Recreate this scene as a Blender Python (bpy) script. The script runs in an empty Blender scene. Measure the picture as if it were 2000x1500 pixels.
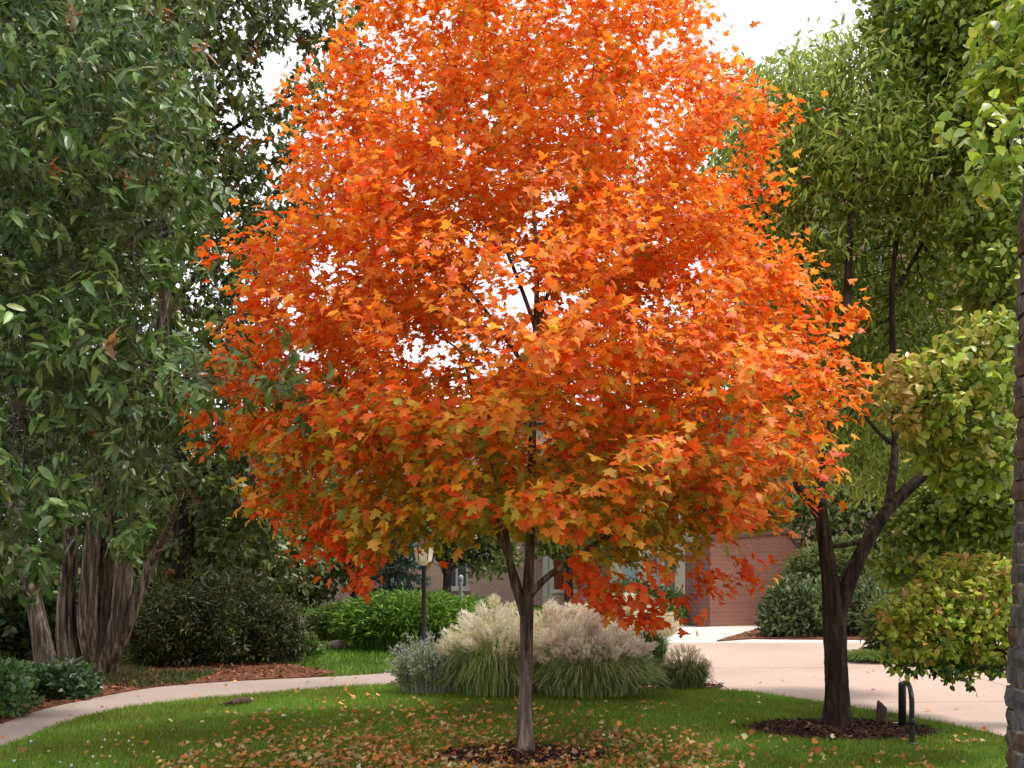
import bpy, math, random
import numpy as np
from mathutils import Matrix, Vector

R = np.random.default_rng(7)
random.seed(7)
scene = bpy.context.scene
COL = scene.collection

# ---------------------------------------------------------------- camera
F_PX, HOR, CAM_Z = 1900.0, 1090.0, 1.6          # focal length and horizon row of the 2000 x 1500 photograph
cam_data = bpy.data.cameras.new('camera')
cam = bpy.data.objects.new('camera', cam_data)
COL.objects.link(cam)
cam.location = (0, 0, CAM_Z)
cam.rotation_euler = (math.radians(90), 0, 0)
cam_data.sensor_width = 36.0
cam_data.lens = 36.0 * F_PX / 2000.0
cam_data.shift_y = (HOR - 750.0) / 2000.0
cam_data.clip_end = 2000.0
cam_data.clip_start = 0.05
scene.camera = cam

# ---------------------------------------------------------------- overcast sky and soft sun
SUN_ELEV, SUN_AZ = math.radians(65), math.radians(84)   # azimuth clockwise from +Y (view direction)
world = bpy.data.worlds.new('World')
scene.world = world
world.use_nodes = True
wn = world.node_tree
wn.nodes.clear()
w_out = wn.nodes.new('ShaderNodeOutputWorld')
w_bg = wn.nodes.new('ShaderNodeBackground')
w_sky = wn.nodes.new('ShaderNodeTexSky')
w_sky.sky_type = 'NISHITA'
w_sky.sun_disc = False
w_sky.sun_elevation = SUN_ELEV
w_sky.sun_rotation = SUN_AZ
w_mix = wn.nodes.new('ShaderNodeMixRGB')
w_mix.inputs['Fac'].default_value = 0.86          # thick even cloud over the clear sky
w_mix.inputs['Color2'].default_value = (10.6, 10.7, 11.0, 1)
w_bg.inputs['Strength'].default_value = 0.10
wn.links.new(w_sky.outputs[0], w_mix.inputs['Color1'])
wn.links.new(w_mix.outputs[0], w_bg.inputs['Color'])
wn.links.new(w_bg.outputs[0], w_out.inputs['Surface'])

sun_data = bpy.data.lights.new('sun', 'SUN')
sun_data.energy = 2.5
sun_data.angle = math.radians(8)
sun_data.color = (1.0, 0.95, 0.88)
sun = bpy.data.objects.new('sun', sun_data)
COL.objects.link(sun)
sd = Vector((math.sin(SUN_AZ) * math.cos(SUN_ELEV), math.cos(SUN_AZ) * math.cos(SUN_ELEV), math.sin(SUN_ELEV)))
sun.rotation_euler = sd.to_track_quat('Z', 'Y').to_euler()

scene.view_settings.view_transform = 'Standard'
scene.view_settings.look = 'None'
scene.view_settings.gamma = 1.0
scene.view_settings.exposure = 0.7
scene.cycles.max_bounces = 7
scene.cycles.diffuse_bounces = 6
scene.cycles.glossy_bounces = 2
scene.cycles.transmission_bounces = 4
scene.cycles.use_denoising = True
scene.cycles.denoiser = 'OPENIMAGEDENOISE'
scene.cycles.denoising_input_passes = 'RGB_ALBEDO_NORMAL'
scene.cycles.sample_clamp_indirect = 4.0

# ---------------------------------------------------------------- helpers
def at(px, py, Y):
    """world point seen at a photograph pixel, at distance Y"""
    return np.array([(px - 1000.0) / F_PX * Y, Y, CAM_Z + (HOR - py) / F_PX * Y])

def gnd(px, py, z=0.0):
    Y = (CAM_Z - z) * F_PX / (py - HOR)
    return np.array([(px - 1000.0) / F_PX * Y, Y, z])

def unit(v):
    return v / np.maximum(np.linalg.norm(v, axis=-1, keepdims=True), 1e-9)

def tag(o, label=None, cat=None, group=None, kind=None):
    if label: o['label'] = label
    if cat: o['category'] = cat
    if group: o['group'] = group
    if kind: o['kind'] = kind
    return o

def link(o, parent=None):
    COL.objects.link(o)
    if parent is not None:
        o.parent = parent
        if parent.type == 'EMPTY':              # parts are modelled in world coordinates
            o.matrix_parent_inverse = Matrix.Translation(-parent.location)
    return o

def empty(name, loc, label, cat, group=None):
    o = bpy.data.objects.new(name, None)
    o.empty_display_size = 0.1
    o.location = Vector([float(v) for v in loc])
    COL.objects.link(o)
    return tag(o, label, cat, group)

def mesh_np(name, verts, faces, mat, cols=None, smooth=False):
    """verts (n,3); faces (m,k) with k = 3 or 4; cols (n,3) linear colours"""
    me = bpy.data.meshes.new(name)
    verts = np.ascontiguousarray(verts, dtype=np.float32)
    faces = np.ascontiguousarray(faces, dtype=np.int32)
    nv, (nf, k) = len(verts), faces.shape
    me.vertices.add(nv)
    me.vertices.foreach_set('co', verts.ravel())
    me.loops.add(nf * k)
    me.loops.foreach_set('vertex_index', faces.ravel())
    me.polygons.add(nf)
    me.polygons.foreach_set('loop_start', np.arange(0, nf * k, k, dtype=np.int32))
    me.polygons.foreach_set('loop_total', np.full(nf, k, dtype=np.int32))
    if smooth:
        me.polygons.foreach_set('use_smooth', np.ones(nf, dtype=bool))
    me.update(calc_edges=True)
    if cols is not None:
        a = me.color_attributes.new('Col', 'FLOAT_COLOR', 'POINT')
        c = np.ones((nv, 4), dtype=np.float32)
        c[:, :3] = cols
        a.data.foreach_set('color', c.ravel())
    if mat is not None:
        me.materials.append(mat)
    return me

def mesh_obj(name, verts, faces, mat, parent=None, cols=None, smooth=False):
    o = bpy.data.objects.new(name, mesh_np(name, verts, faces, mat, cols, smooth))
    return link(o, parent)

def poly_obj(name, verts, faces, mat, parent=None, smooth=False):
    me = bpy.data.meshes.new(name)
    me.from_pydata([tuple(map(float, v)) for v in verts], [], [tuple(f) for f in faces])
    if smooth:
        for p in me.polygons: p.use_smooth = True
    me.materials.append(mat)
    o = bpy.data.objects.new(name, me)
    return link(o, parent)

def box_vf(x0, x1, y0, y1, z0, z1):
    v = [(x0, y0, z0), (x1, y0, z0), (x1, y1, z0), (x0, y1, z0), (x0, y0, z1), (x1, y0, z1), (x1, y1, z1), (x0, y1, z1)]
    f = [(0, 3, 2, 1), (4, 5, 6, 7), (0, 1, 5, 4), (1, 2, 6, 5), (2, 3, 7, 6), (3, 0, 4, 7)]
    return v, f

def boxes(name, lst, mat, parent=None):
    V, Fc = [], []
    for b in lst:
        v, f = box_vf(*b)
        n = len(V)
        V += v
        Fc += [tuple(i + n for i in q) for q in f]
    return poly_obj(name, V, Fc, mat, parent)

# ---------------------------------------------------------------- materials
def new_mat(name):
    m = bpy.data.materials.new(name)
    m.use_nodes = True
    nt = m.node_tree
    return m, nt, nt.nodes['Principled BSDF'], nt.nodes['Material Output']

def N(nt, typ, **kw):
    n = nt.nodes.new(typ)
    for k, v in kw.items(): setattr(n, k, v)
    return n

def leaf_mat(name, transl=0.35, rough=0.5, spec=0.35, tint=1.0):
    m, nt, p, out = new_mat(name)
    a = N(nt, 'ShaderNodeAttribute', attribute_name='Col')
    tc = N(nt, 'ShaderNodeTexCoord')
    nz = N(nt, 'ShaderNodeTexNoise')
    nz.inputs['Scale'].default_value = 18.0
    mr = N(nt, 'ShaderNodeMapRange')
    mr.inputs['To Min'].default_value = 0.78
    mr.inputs['To Max'].default_value = 1.22
    mul = N(nt, 'ShaderNodeVectorMath', operation='SCALE')
    nt.links.new(tc.outputs['Object'], nz.inputs['Vector'])
    nt.links.new(nz.outputs['Fac'], mr.inputs['Value'])
    nt.links.new(a.outputs['Color'], mul.inputs[0])
    nt.links.new(mr.outputs[0], mul.inputs['Scale'])
    nt.links.new(mul.outputs[0], p.inputs['Base Color'])
    p.inputs['Roughness'].default_value = rough
    p.inputs['Specular IOR Level'].default_value = spec
    t = N(nt, 'ShaderNodeBsdfTranslucent')
    nt.links.new(mul.outputs[0], t.inputs['Color'])
    mx = N(nt, 'ShaderNodeMixShader')
    mx.inputs[0].default_value = transl
    nt.links.new(p.outputs[0], mx.inputs[1])
    nt.links.new(t.outputs[0], mx.inputs[2])
    nt.links.new(mx.outputs[0], out.inputs['Surface'])
    return m

def ramp_mat(name, stops, scale=6.0, detail=6.0, rough=0.8, stretch=(1, 1, 1), bump=0.3, bump_dist=0.01, scale2=None, spec=0.25):
    m, nt, p, out = new_mat(name)
    tc = N(nt, 'ShaderNodeTexCoord')
    mp = N(nt, 'ShaderNodeMapping')
    mp.inputs['Scale'].default_value = stretch
    nz = N(nt, 'ShaderNodeTexNoise')
    nz.inputs['Scale'].default_value = scale
    nz.inputs['Detail'].default_value = detail
    nz.inputs['Roughness'].default_value = 0.62
    rp = N(nt, 'ShaderNodeValToRGB')
    el = rp.color_ramp.elements
    while len(el) < len(stops): el.new(0.5)
    for e, (pos, c) in zip(el, stops):
        e.position = pos
        e.color = (*c, 1)
    nt.links.new(tc.outputs['Object'], mp.inputs['Vector'])
    nt.links.new(mp.outputs[0], nz.inputs['Vector'])
    fac = nz.outputs['Fac']
    if scale2:
        n2 = N(nt, 'ShaderNodeTexNoise')
        n2.inputs['Scale'].default_value = scale2
        n2.inputs['Detail'].default_value = 3
        nt.links.new(tc.outputs['Object'], n2.inputs['Vector'])
        ad = N(nt, 'ShaderNodeMath', operation='MULTIPLY_ADD')
        nt.links.new(n2.outputs['Fac'], ad.inputs[0])
        ad.inputs[1].default_value = 0.6
        sb = N(nt, 'ShaderNodeMath', operation='MULTIPLY')
        sb.inputs[1].default_value = 0.5
        nt.links.new(nz.outputs['Fac'], sb.inputs[0])
        nt.links.new(sb.outputs[0], ad.inputs[2])
        fac = ad.outputs[0]
    nt.links.new(fac, rp.inputs['Fac'])
    nt.links.new(rp.outputs['Color'], p.inputs['Base Color'])
    p.inputs['Roughness'].default_value = rough
    p.inputs['Specular IOR Level'].default_value = spec
    if bump:
        b = N(nt, 'ShaderNodeBump')
        b.inputs['Strength'].default_value = bump
        b.inputs['Distance'].default_value = bump_dist
        nt.links.new(nz.outputs['Fac'], b.inputs['Height'])
        nt.links.new(b.outputs[0], p.inputs['Normal'])
    return m

def brick_mat(name, c1, c2, cm, bw=0.22, bh=0.075, mortar=0.01, axis='XZ'):
    m, nt, p, out = new_mat(name)
    tc = N(nt, 'ShaderNodeTexCoord')
    sp = N(nt, 'ShaderNodeSeparateXYZ')
    cb = N(nt, 'ShaderNodeCombineXYZ')
    ad = N(nt, 'ShaderNodeMath', operation='ADD')
    nt.links.new(tc.outputs['Object'], sp.inputs[0])
    nt.links.new(sp.outputs['X'], ad.inputs[0])
    nt.links.new(sp.outputs['Y'], ad.inputs[1])
    nt.links.new(ad.outputs[0], cb.inputs['X'])
    nt.links.new(sp.outputs['Z'], cb.inputs['Y'])
    br = N(nt, 'ShaderNodeTexBrick')
    br.inputs['Color1'].default_value = (*c1, 1)
    br.inputs['Color2'].default_value = (*c2, 1)
    br.inputs['Mortar'].default_value = (*cm, 1)
    br.inputs['Scale'].default_value = 1.0
    br.inputs['Mortar Size'].default_value = mortar
    br.inputs['Brick Width'].default_value = bw
    br.inputs['Row Height'].default_value = bh
    nt.links.new(cb.outputs[0], br.inputs['Vector'])
    nz = N(nt, 'ShaderNodeTexNoise')
    nz.inputs['Scale'].default_value = 1.2
    nz.inputs['Detail'].default_value = 6
    nt.links.new(tc.outputs['Object'], nz.inputs['Vector'])
    mr = N(nt, 'ShaderNodeMapRange')
    mr.inputs['To Min'].default_value = 0.75
    mr.inputs['To Max'].default_value = 1.25
    nt.links.new(nz.outputs['Fac'], mr.inputs['Value'])
    sc = N(nt, 'ShaderNodeVectorMath', operation='SCALE')
    nt.links.new(br.outputs['Color'], sc.inputs[0])
    nt.links.new(mr.outputs[0], sc.inputs['Scale'])
    nt.links.new(sc.outputs[0], p.inputs['Base Color'])
    p.inputs['Roughness'].default_value = 0.85
    b = N(nt, 'ShaderNodeBump')
    b.inputs['Strength'].default_value = 0.4
    b.inputs['Distance'].default_value = 0.01
    b.invert = True
    nt.links.new(br.outputs['Fac'], b.inputs['Height'])
    nt.links.new(b.outputs[0], p.inputs['Normal'])
    return m

def plain_mat(name, c, rough=0.6, metal=0.0, spec=0.4):
    m, nt, p, out = new_mat(name)
    nz = N(nt, 'ShaderNodeTexNoise')
    nz.inputs['Scale'].default_value = 14
    nz.inputs['Detail'].default_value = 5
    mr = N(nt, 'ShaderNodeMapRange')
    mr.inputs['To Min'].default_value = 0.8
    mr.inputs['To Max'].default_value = 1.15
    sc = N(nt, 'ShaderNodeVectorMath', operation='SCALE')
    sc.inputs[0].default_value = c
    nt.links.new(nz.outputs['Fac'], mr.inputs['Value'])
    nt.links.new(mr.outputs[0], sc.inputs['Scale'])
    nt.links.new(sc.outputs[0], p.inputs['Base Color'])
    p.inputs['Roughness'].default_value = rough
    p.inputs['Metallic'].default_value = metal
    p.inputs['Specular IOR Level'].default_value = spec
    return m

M = {}
M['maple_leaf'] = leaf_mat('maple_leaf', 0.5, 0.5, 0.4)
M['green_leaf'] = leaf_mat('green_leaf', 0.33, 0.4, 0.5)
M['soft_leaf'] = leaf_mat('soft_leaf', 0.48, 0.5, 0.35)
M['shrub_leaf'] = leaf_mat('shrub_leaf', 0.25, 0.5, 0.35)
M['grass'] = leaf_mat('grass', 0.3, 0.6, 0.2)
M['plume'] = leaf_mat('plume', 0.4, 0.8, 0.1)
M['litter'] = leaf_mat('litter', 0.2, 0.75, 0.15)
M['chips'] = leaf_mat('chips', 0.0, 0.9, 0.1)
M['maple_bark'] = ramp_mat('maple_bark', [(0.36, (0.035, 0.022, 0.015)), (0.5, (0.12, 0.08, 0.06)), (0.66, (0.30, 0.235, 0.19))], 11, 8, 0.9, (1.6, 1.6, 0.22), 0.9, 0.02)
M['dark_bark'] = ramp_mat('dark_bark', [(0.36, (0.010, 0.007, 0.005)), (0.52, (0.038, 0.024, 0.017)), (0.7, (0.10, 0.07, 0.052))], 11, 8, 0.92, (1.8, 1.8, 0.3), 1.0, 0.025)
M['grey_bark'] = ramp_mat('grey_bark', [(0.34, (0.018, 0.013, 0.010)), (0.5, (0.09, 0.068, 0.05)), (0.68, (0.30, 0.25, 0.185))], 10, 8, 0.92, (2.2, 2.2, 0.16), 1.0, 0.03)
M['red_bark'] = ramp_mat('red_bark', [(0.3, (0.05, 0.02, 0.018)), (0.6, (0.16, 0.075, 0.065)), (0.8, (0.3, 0.2, 0.17))], 7, 8, 0.9, (2.2, 2.2, 0.2), 0.9, 0.03)
M['turf_soil'] = ramp_mat('turf_soil', [(0.3, (0.045, 0.07, 0.014)), (0.7, (0.095, 0.145, 0.026))], 5, 8, 0.95, bump=0.6, bump_dist=0.02, scale2=0.5)
M['mulch_dark'] = ramp_mat('mulch_dark', [(0.3, (0.022, 0.012, 0.009)), (0.7, (0.085, 0.045, 0.032))], 30, 8, 0.95, bump=0.9, bump_dist=0.02)
M['mulch_red'] = ramp_mat('mulch_red', [(0.3, (0.06, 0.022, 0.012)), (0.7, (0.22, 0.085, 0.042))], 26, 8, 0.95, bump=0.9, bump_dist=0.02)
M['pink_concrete'] = ramp_mat('pink_concrete', [(0.3, (0.28, 0.195, 0.15)), (0.55, (0.42, 0.305, 0.245)), (0.8, (0.48, 0.365, 0.30))], 22, 9, 0.85, bump=0.25, bump_dist=0.004, scale2=0.35)
M['path_concrete'] = ramp_mat('path_concrete', [(0.3, (0.25, 0.19, 0.16)), (0.55, (0.33, 0.255, 0.215)), (0.8, (0.40, 0.32, 0.27))], 26, 9, 0.88, bump=0.3, bump_dist=0.004, scale2=0.6)
M['pale_concrete'] = ramp_mat('pale_concrete', [(0.3, (0.42, 0.39, 0.36)), (0.8, (0.58, 0.55, 0.51))], 18, 9, 0.85, bump=0.2, bump_dist=0.004, scale2=0.4)
M['joint'] = plain_mat('joint', (0.13, 0.105, 0.09), 0.95)
M['brick_red'] = brick_mat('brick_red', (0.36, 0.13, 0.09), (0.29, 0.10, 0.07), (0.42, 0.33, 0.28))
M['brick_pink'] = brick_mat('brick_pink', (0.46, 0.26, 0.20), (0.40, 0.22, 0.17), (0.5, 0.42, 0.37))
M['brick_brown'] = brick_mat('brick_brown', (0.32, 0.135, 0.088), (0.27, 0.11, 0.072), (0.30, 0.17, 0.125), 0.4, 0.1, 0.008)
M['brick_dark'] = brick_mat('brick_dark', (0.13, 0.055, 0.04), (0.11, 0.045, 0.034), (0.15, 0.09, 0.07), 0.4, 0.1, 0.008)
M['cream'] = plain_mat('cream', (0.72, 0.62, 0.47), 0.8)
M['white_paint'] = plain_mat('white_paint', (0.52, 0.48, 0.45), 0.7)
M['roof_slate'] = plain_mat('roof_slate', (0.14, 0.10, 0.09), 0.8)
M['glass'] = plain_mat('glass', (0.07, 0.085, 0.10), 0.08, 0.0, 0.8)
M['pale_blue'] = plain_mat('pale_blue', (0.42, 0.55, 0.60), 0.4)
M['door_grey'] = plain_mat('door_grey', (0.22, 0.23, 0.19), 0.5)
M['red_paint'] = plain_mat('red_paint', (0.30, 0.05, 0.03), 0.5)
M['black_metal'] = plain_mat('black_metal', (0.018, 0.016, 0.016), 0.45, 0.2)
M['grey_metal'] = plain_mat('grey_metal', (0.26, 0.28, 0.28), 0.5, 0.4)
M['lantern'] = plain_mat('lantern', (0.78, 0.68, 0.50), 0.4)
M['post_wood'] = ramp_mat('post_wood', [(0.3, (0.035, 0.022, 0.018)), (0.7, (0.13, 0.08, 0.065))], 14, 8, 0.9, (1.5, 1.5, 0.3), 0.8, 0.01)
M['stone'] = ramp_mat('stone', [(0.3, (0.25, 0.17, 0.13)), (0.7, (0.52, 0.42, 0.35))], 7, 8, 0.9, bump=0.6, bump_dist=0.02)
M['pillar_mortar'] = ramp_mat('pillar_mortar', [(0.3, (0.14, 0.125, 0.115)), (0.7, (0.38, 0.35, 0.32))], 22, 8, 0.95, bump=0.7, bump_dist=0.01)
M['pillar_brick'] = ramp_mat('pillar_brick', [(0.25, (0.03, 0.03, 0.034)), (0.5, (0.085, 0.078, 0.078)), (0.78, (0.26, 0.23, 0.21))], 7, 9, 0.9, bump=0.9, bump_dist=0.012)
M['pillar_brick_warm'] = ramp_mat('pillar_brick_warm', [(0.25, (0.04, 0.028, 0.022)), (0.5, (0.10, 0.066, 0.05)), (0.78, (0.23, 0.16, 0.125))], 7, 9, 0.9, bump=0.9, bump_dist=0.012)
M['clover'] = plain_mat('clover', (0.5, 0.5, 0.4), 0.9)
M['foil'] = plain_mat('foil', (0.6, 0.55, 0.5), 0.8)

# ---------------------------------------------------------------- leaves
def fan(outline, centre):
    """star-shaped outline -> verts (x width, y length), fan triangles"""
    v = [centre] + outline
    n = len(outline)
    return np.array(v, float), np.array([(0, 1 + i, 1 + (i + 1) % n) for i in range(n)])

def sym(half):
    """right half of an outline from base to tip (tip on the axis) -> full closed outline"""
    return half + [(-x, y) for x, y in reversed(half[:-1]) if abs(x) > 1e-6]

MAPLE = fan(sym([(0.0, 0.04), (0.42, 0.08), (0.28, 0.26), (0.60, 0.48), (0.18, 0.56), (0.23, 0.77), (0.0, 1.0)]), (0, 0.36))
OVATE = fan(sym([(0.0, 0.0), (0.13, 0.14), (0.19, 0.42), (0.15, 0.74), (0.0, 1.0)]), (0, 0.45))
BROAD = fan(sym([(0.0, 0.0), (0.32, 0.22), (0.30, 0.58), (0.0, 1.0)]), (0, 0.42))
LANCE = fan(sym([(0.0, 0.0), (0.125, 0.25), (0.115, 0.6), (0.0, 1.0)]), (0, 0.4))
OAK = fan(sym([(0.0, 0.0), (0.20, 0.26), (0.12, 0.40), (0.27, 0.58), (0.15, 0.72), (0.0, 1.0)]), (0, 0.5))
SMALL = (np.array([(0, 0), (0.26, 0.45), (0, 1.0), (-0.26, 0.45)], float), np.array([(0, 1, 2), (0, 2, 3)]))
THIN = (np.array([(0, 0), (0.12, 0.4), (0, 1.0), (-0.12, 0.4)], float), np.array([(0, 1, 2), (0, 2, 3)]))
FEATHER = (np.array([(0, 0), (0.07, 0.4), (0, 1.0), (-0.07, 0.4)], float), np.array([(0, 1, 2), (0, 2, 3)]))
NEEDLE = (np.array([(0.07, 0), (0, 1.0), (-0.07, 0)], float), np.array([(0, 1, 2)]))

def leaf_shape(tpl, curl, fold):
    """local 3-D vertices of one leaf: V-fold across the midrib, curl along it"""
    v = tpl[0]
    z = fold[:, None] * np.abs(v[None, :, 0]) - curl[:, None] * (v[None, :, 1] ** 2)
    return z

def leaf_verts(tpl, P, T, Nn, S, curl, fold):
    T = unit(T)
    Nn = Nn - (Nn * T).sum(1, keepdims=True) * T
    Nn = unit(Nn)
    B = np.cross(T, Nn)
    v = tpl[0]
    z = leaf_shape(tpl, curl, fold)
    S = S[:, None, None]
    return P[:, None, :] + S * (v[None, :, 0, None] * B[:, None, :] + v[None, :, 1, None] * T[:, None, :] + z[:, :, None] * Nn[:, None, :]), B, T, Nn

def palette_cols(n, pal, w, jit=0.14):
    pal = np.array(pal, float)
    w = np.array(w, float) / np.sum(w)
    c = pal[R.choice(len(pal), n, p=w)]
    return np.clip(c * np.exp(R.normal(0, jit, (n, 1))) * np.exp(R.normal(0, jit * 0.35, (n, 3))), 0.003, 0.95)

def foliage(parent, tpl, P, T, Nn, S, C, mat, n_single=0, part='crown', leaf_name='leaf', curl=(0.12, 0.12), fold=(0.15, 0.15)):
    """one foliage part for the mass, and the nearest plainly visible leaves as objects of their own"""
    n = len(P)
    cu = R.normal(curl[0], curl[1], n)
    fo = R.normal(fold[0], fold[1], n)
    single = np.zeros(n, bool)
    if n_single:
        Y = np.maximum(P[:, 1], 0.5)
        u = 1000 + F_PX * P[:, 0] / Y
        v = HOR - F_PX * (P[:, 2] - CAM_Z) / Y
        inv = (u > 5) & (u < 1995) & (v > 5) & (v < 1495)
        cell = (np.floor(u / 20).astype(int) * 1000 + np.floor(v / 20).astype(int))
        order = np.argsort(Y)
        seen, cand = set(), []
        for i in order:
            if inv[i] and cell[i] not in seen:
                seen.add(cell[i]); cand.append(i)
        cand = np.array(cand)
        T_ = unit(T[cand]); Nc = Nn[cand] - (Nn[cand] * T_).sum(1, keepdims=True) * T_
        view = unit(P[cand] - np.array([0, 0, CAM_Z]))
        size = S[cand] / Y[cand] * np.sqrt(np.abs((unit(Nc) * view).sum(1)) + 0.05)
        pick = cand[np.argsort(-size)[:n_single]]
        single[pick] = True
    k = ~single
    V, _, _, _ = leaf_verts(tpl, P[k], T[k], Nn[k], S[k], cu[k], fo[k])
    nv = tpl[0].shape[0]
    m = V.shape[0]
    Fc = (tpl[1][None] + (np.arange(m) * nv)[:, None, None]).reshape(-1, 3)
    crown = mesh_obj(part, V.reshape(-1, 3), Fc, mat, parent, np.repeat(C[k], nv, axis=0))
    crown['kind'] = 'stuff'
    if n_single:
        idx = np.where(single)[0]
        nc = min(10, len(idx))
        ref = C[idx[R.choice(len(idx), nc, replace=False)]]
        shapes = []
        for j in range(nc):
            V1, _, _, _ = leaf_verts(tpl, np.zeros((1, 3)), np.array([[0, 1.0, 0]]), np.array([[0, 0, 1.0]]), np.ones(1), np.array([curl[0] + R.normal(0, curl[1])]), np.array([fold[0] + R.normal(0, fold[1])]))
            shapes.append(mesh_np(leaf_name, V1[0], tpl[1], mat, np.repeat(ref[j:j + 1], nv, axis=0)))
        Tn = unit(T[idx]); Nm = Nn[idx] - (Nn[idx] * Tn).sum(1, keepdims=True) * Tn; Nm = unit(Nm); Bn = np.cross(Tn, Nm)
        which = ((C[idx][:, None, :] - ref[None]) ** 2).sum(2).argmin(1)
        for q, i in enumerate(idx):
            o = bpy.data.objects.new(leaf_name, shapes[which[q]])
            s = float(S[i])
            m4 = Matrix.Identity(4)
            for r in range(3):
                m4[r][0] = Bn[q, r] * s; m4[r][1] = Tn[q, r] * s; m4[r][2] = Nm[q, r] * s; m4[r][3] = P[i, r]
            link(o, parent)
            o.matrix_basis = m4
    return crown

# ---------------------------------------------------------------- branching
def grow(skel, attr, step, di, dk, iters=160, tropism=(0, 0, 0.0)):
    """space colonisation from a given skeleton. skel: list of (points, radii, parent_node_hint)"""
    P, par, rad = [], [], []
    for pts, rr in skel:
        pts = np.asarray(pts, float)
        # dense resample along a smooth curve
        seg = np.linalg.norm(np.diff(pts, axis=0), axis=1)
        t = np.concatenate([[0], np.cumsum(seg)])
        k = max(3, int(t[-1] / step) + 1)
        tt = np.linspace(0, t[-1], k)
        q = np.stack([np.interp(tt, t, pts[:, a]) for a in range(3)], 1)
        for _ in range(2):
            q[1:-1] = 0.25 * q[:-2] + 0.5 * q[1:-1] + 0.25 * q[2:]
        r = np.interp(tt, t, rr)
        if len(P) == 0:
            prev, s0 = -1, 0
        else:
            prev, s0 = int(np.argmin(np.linalg.norm(np.array(P) - q[0], axis=1))), 1
        for a in range(s0, k):
            par.append(prev); P.append(q[a]); rad.append(r[a]); prev = len(P) - 1
    n0 = len(P)
    cap = n0 + 30000
    PA = np.zeros((cap, 3)); PA[:n0] = P
    par = par + []
    cnt = n0
    A = np.asarray(attr, float).copy()
    nd = np.full(len(A), 1e9); ni = np.zeros(len(A), int)
    def upd(lo, hi):
        for s in range(lo, hi, 400):
            e = min(hi, s + 400)
            d = np.linalg.norm(A[:, None] - PA[None, s:e], axis=2)
            j = d.argmin(1); m = d[np.arange(len(A)), j]
            b = m < nd
            nd[b] = m[b]; ni[b] = j[b] + s
    upd(0, n0)
    trop = np.array(tropism, float)
    made = {}
    for it in range(iters):
        if len(A) == 0: break
        act = nd < di
        if not act.any():
            act = nd <= np.partition(nd, min(4, len(nd) - 1))[min(4, len(nd) - 1)]
        nodes, inv = np.unique(ni[act], return_inverse=True)
        D = np.zeros((len(nodes), 3))
        np.add.at(D, inv, unit(A[act] - PA[ni[act]]))
        D = unit(D + R.normal(0, 0.08, D.shape)) + trop
        newp = PA[nodes] + unit(D) * step
        lo = cnt
        for j, nn in enumerate(nodes):
            key = (int(nn),)
            if made.get(key, 0) >= 3 or cnt >= cap - 1: continue
            made[key] = made.get(key, 0) + 1
            PA[cnt] = newp[j]; par.append(int(nn)); rad.append(0.0); cnt += 1
        if cnt == lo:
            A = A[~act]; nd = nd[~act]; ni = ni[~act]
            continue
        upd(lo, cnt)
        keep = nd > dk
        A = A[keep]; nd = nd[keep]; ni = ni[keep]
    PA = PA[:cnt]
    return PA, np.array(par), np.array(rad), n0

def pipe(par, rad, n0, r0=0.0028, ex=2.35):
    n = len(par)
    acc = np.zeros(n)
    for i in range(n - 1, -1, -1):
        if acc[i] == 0: acc[i] = r0 ** ex
        if par[i] >= 0: acc[par[i]] += acc[i]
    r = acc ** (1 / ex)
    r[:n0] = rad[:n0]
    for i in range(n0, n):
        r[i] = min(r[i], 0.85 * r[par[i]]) if par[i] >= 0 else r[i]
        r[i] = max(r[i], r0)
    return r

def tubes(paths, sides=7, rough=0.0, flute=None):
    """paths: list of (points, radii). Returns verts, quads"""
    V, Fq, off = [], [], 0
    for pts, rr in paths:
        pts = np.asarray(pts, float); rr = np.asarray(rr, float)
        n = len(pts)
        if n < 2: continue
        tan = unit(np.gradient(pts, axis=0))
        ref = np.array([0.31, 0.95, 0.05])
        ns = sides if rr.max() > 0.012 else 3
        u = unit(np.cross(tan, ref)); w = np.cross(tan, u)
        th = np.linspace(0, 2 * math.pi, ns, endpoint=False)
        rad = np.repeat(rr[:, None], ns, 1)
        if flute is not None:
            rad = rad * flute(th[None, :], pts[:, 2][:, None])
        if rough:
            rad = rad * (1 + R.normal(0, rough, rad.shape))
        ring = pts[:, None] + rad[:, :, None] * (np.cos(th)[None, :, None] * u[:, None] + np.sin(th)[None, :, None] * w[:, None])
        V.append(ring.reshape(-1, 3))
        i = np.arange(n - 1)[:, None] * ns; j = np.arange(ns)[None]
        a = off + i + j; b = off + i + (j + 1) % ns
        Fq.append(np.stack([a, b, b + ns, a + ns], 2).reshape(-1, 4))
        off += n * ns
    return np.concatenate(V), np.concatenate(Fq)

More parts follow.
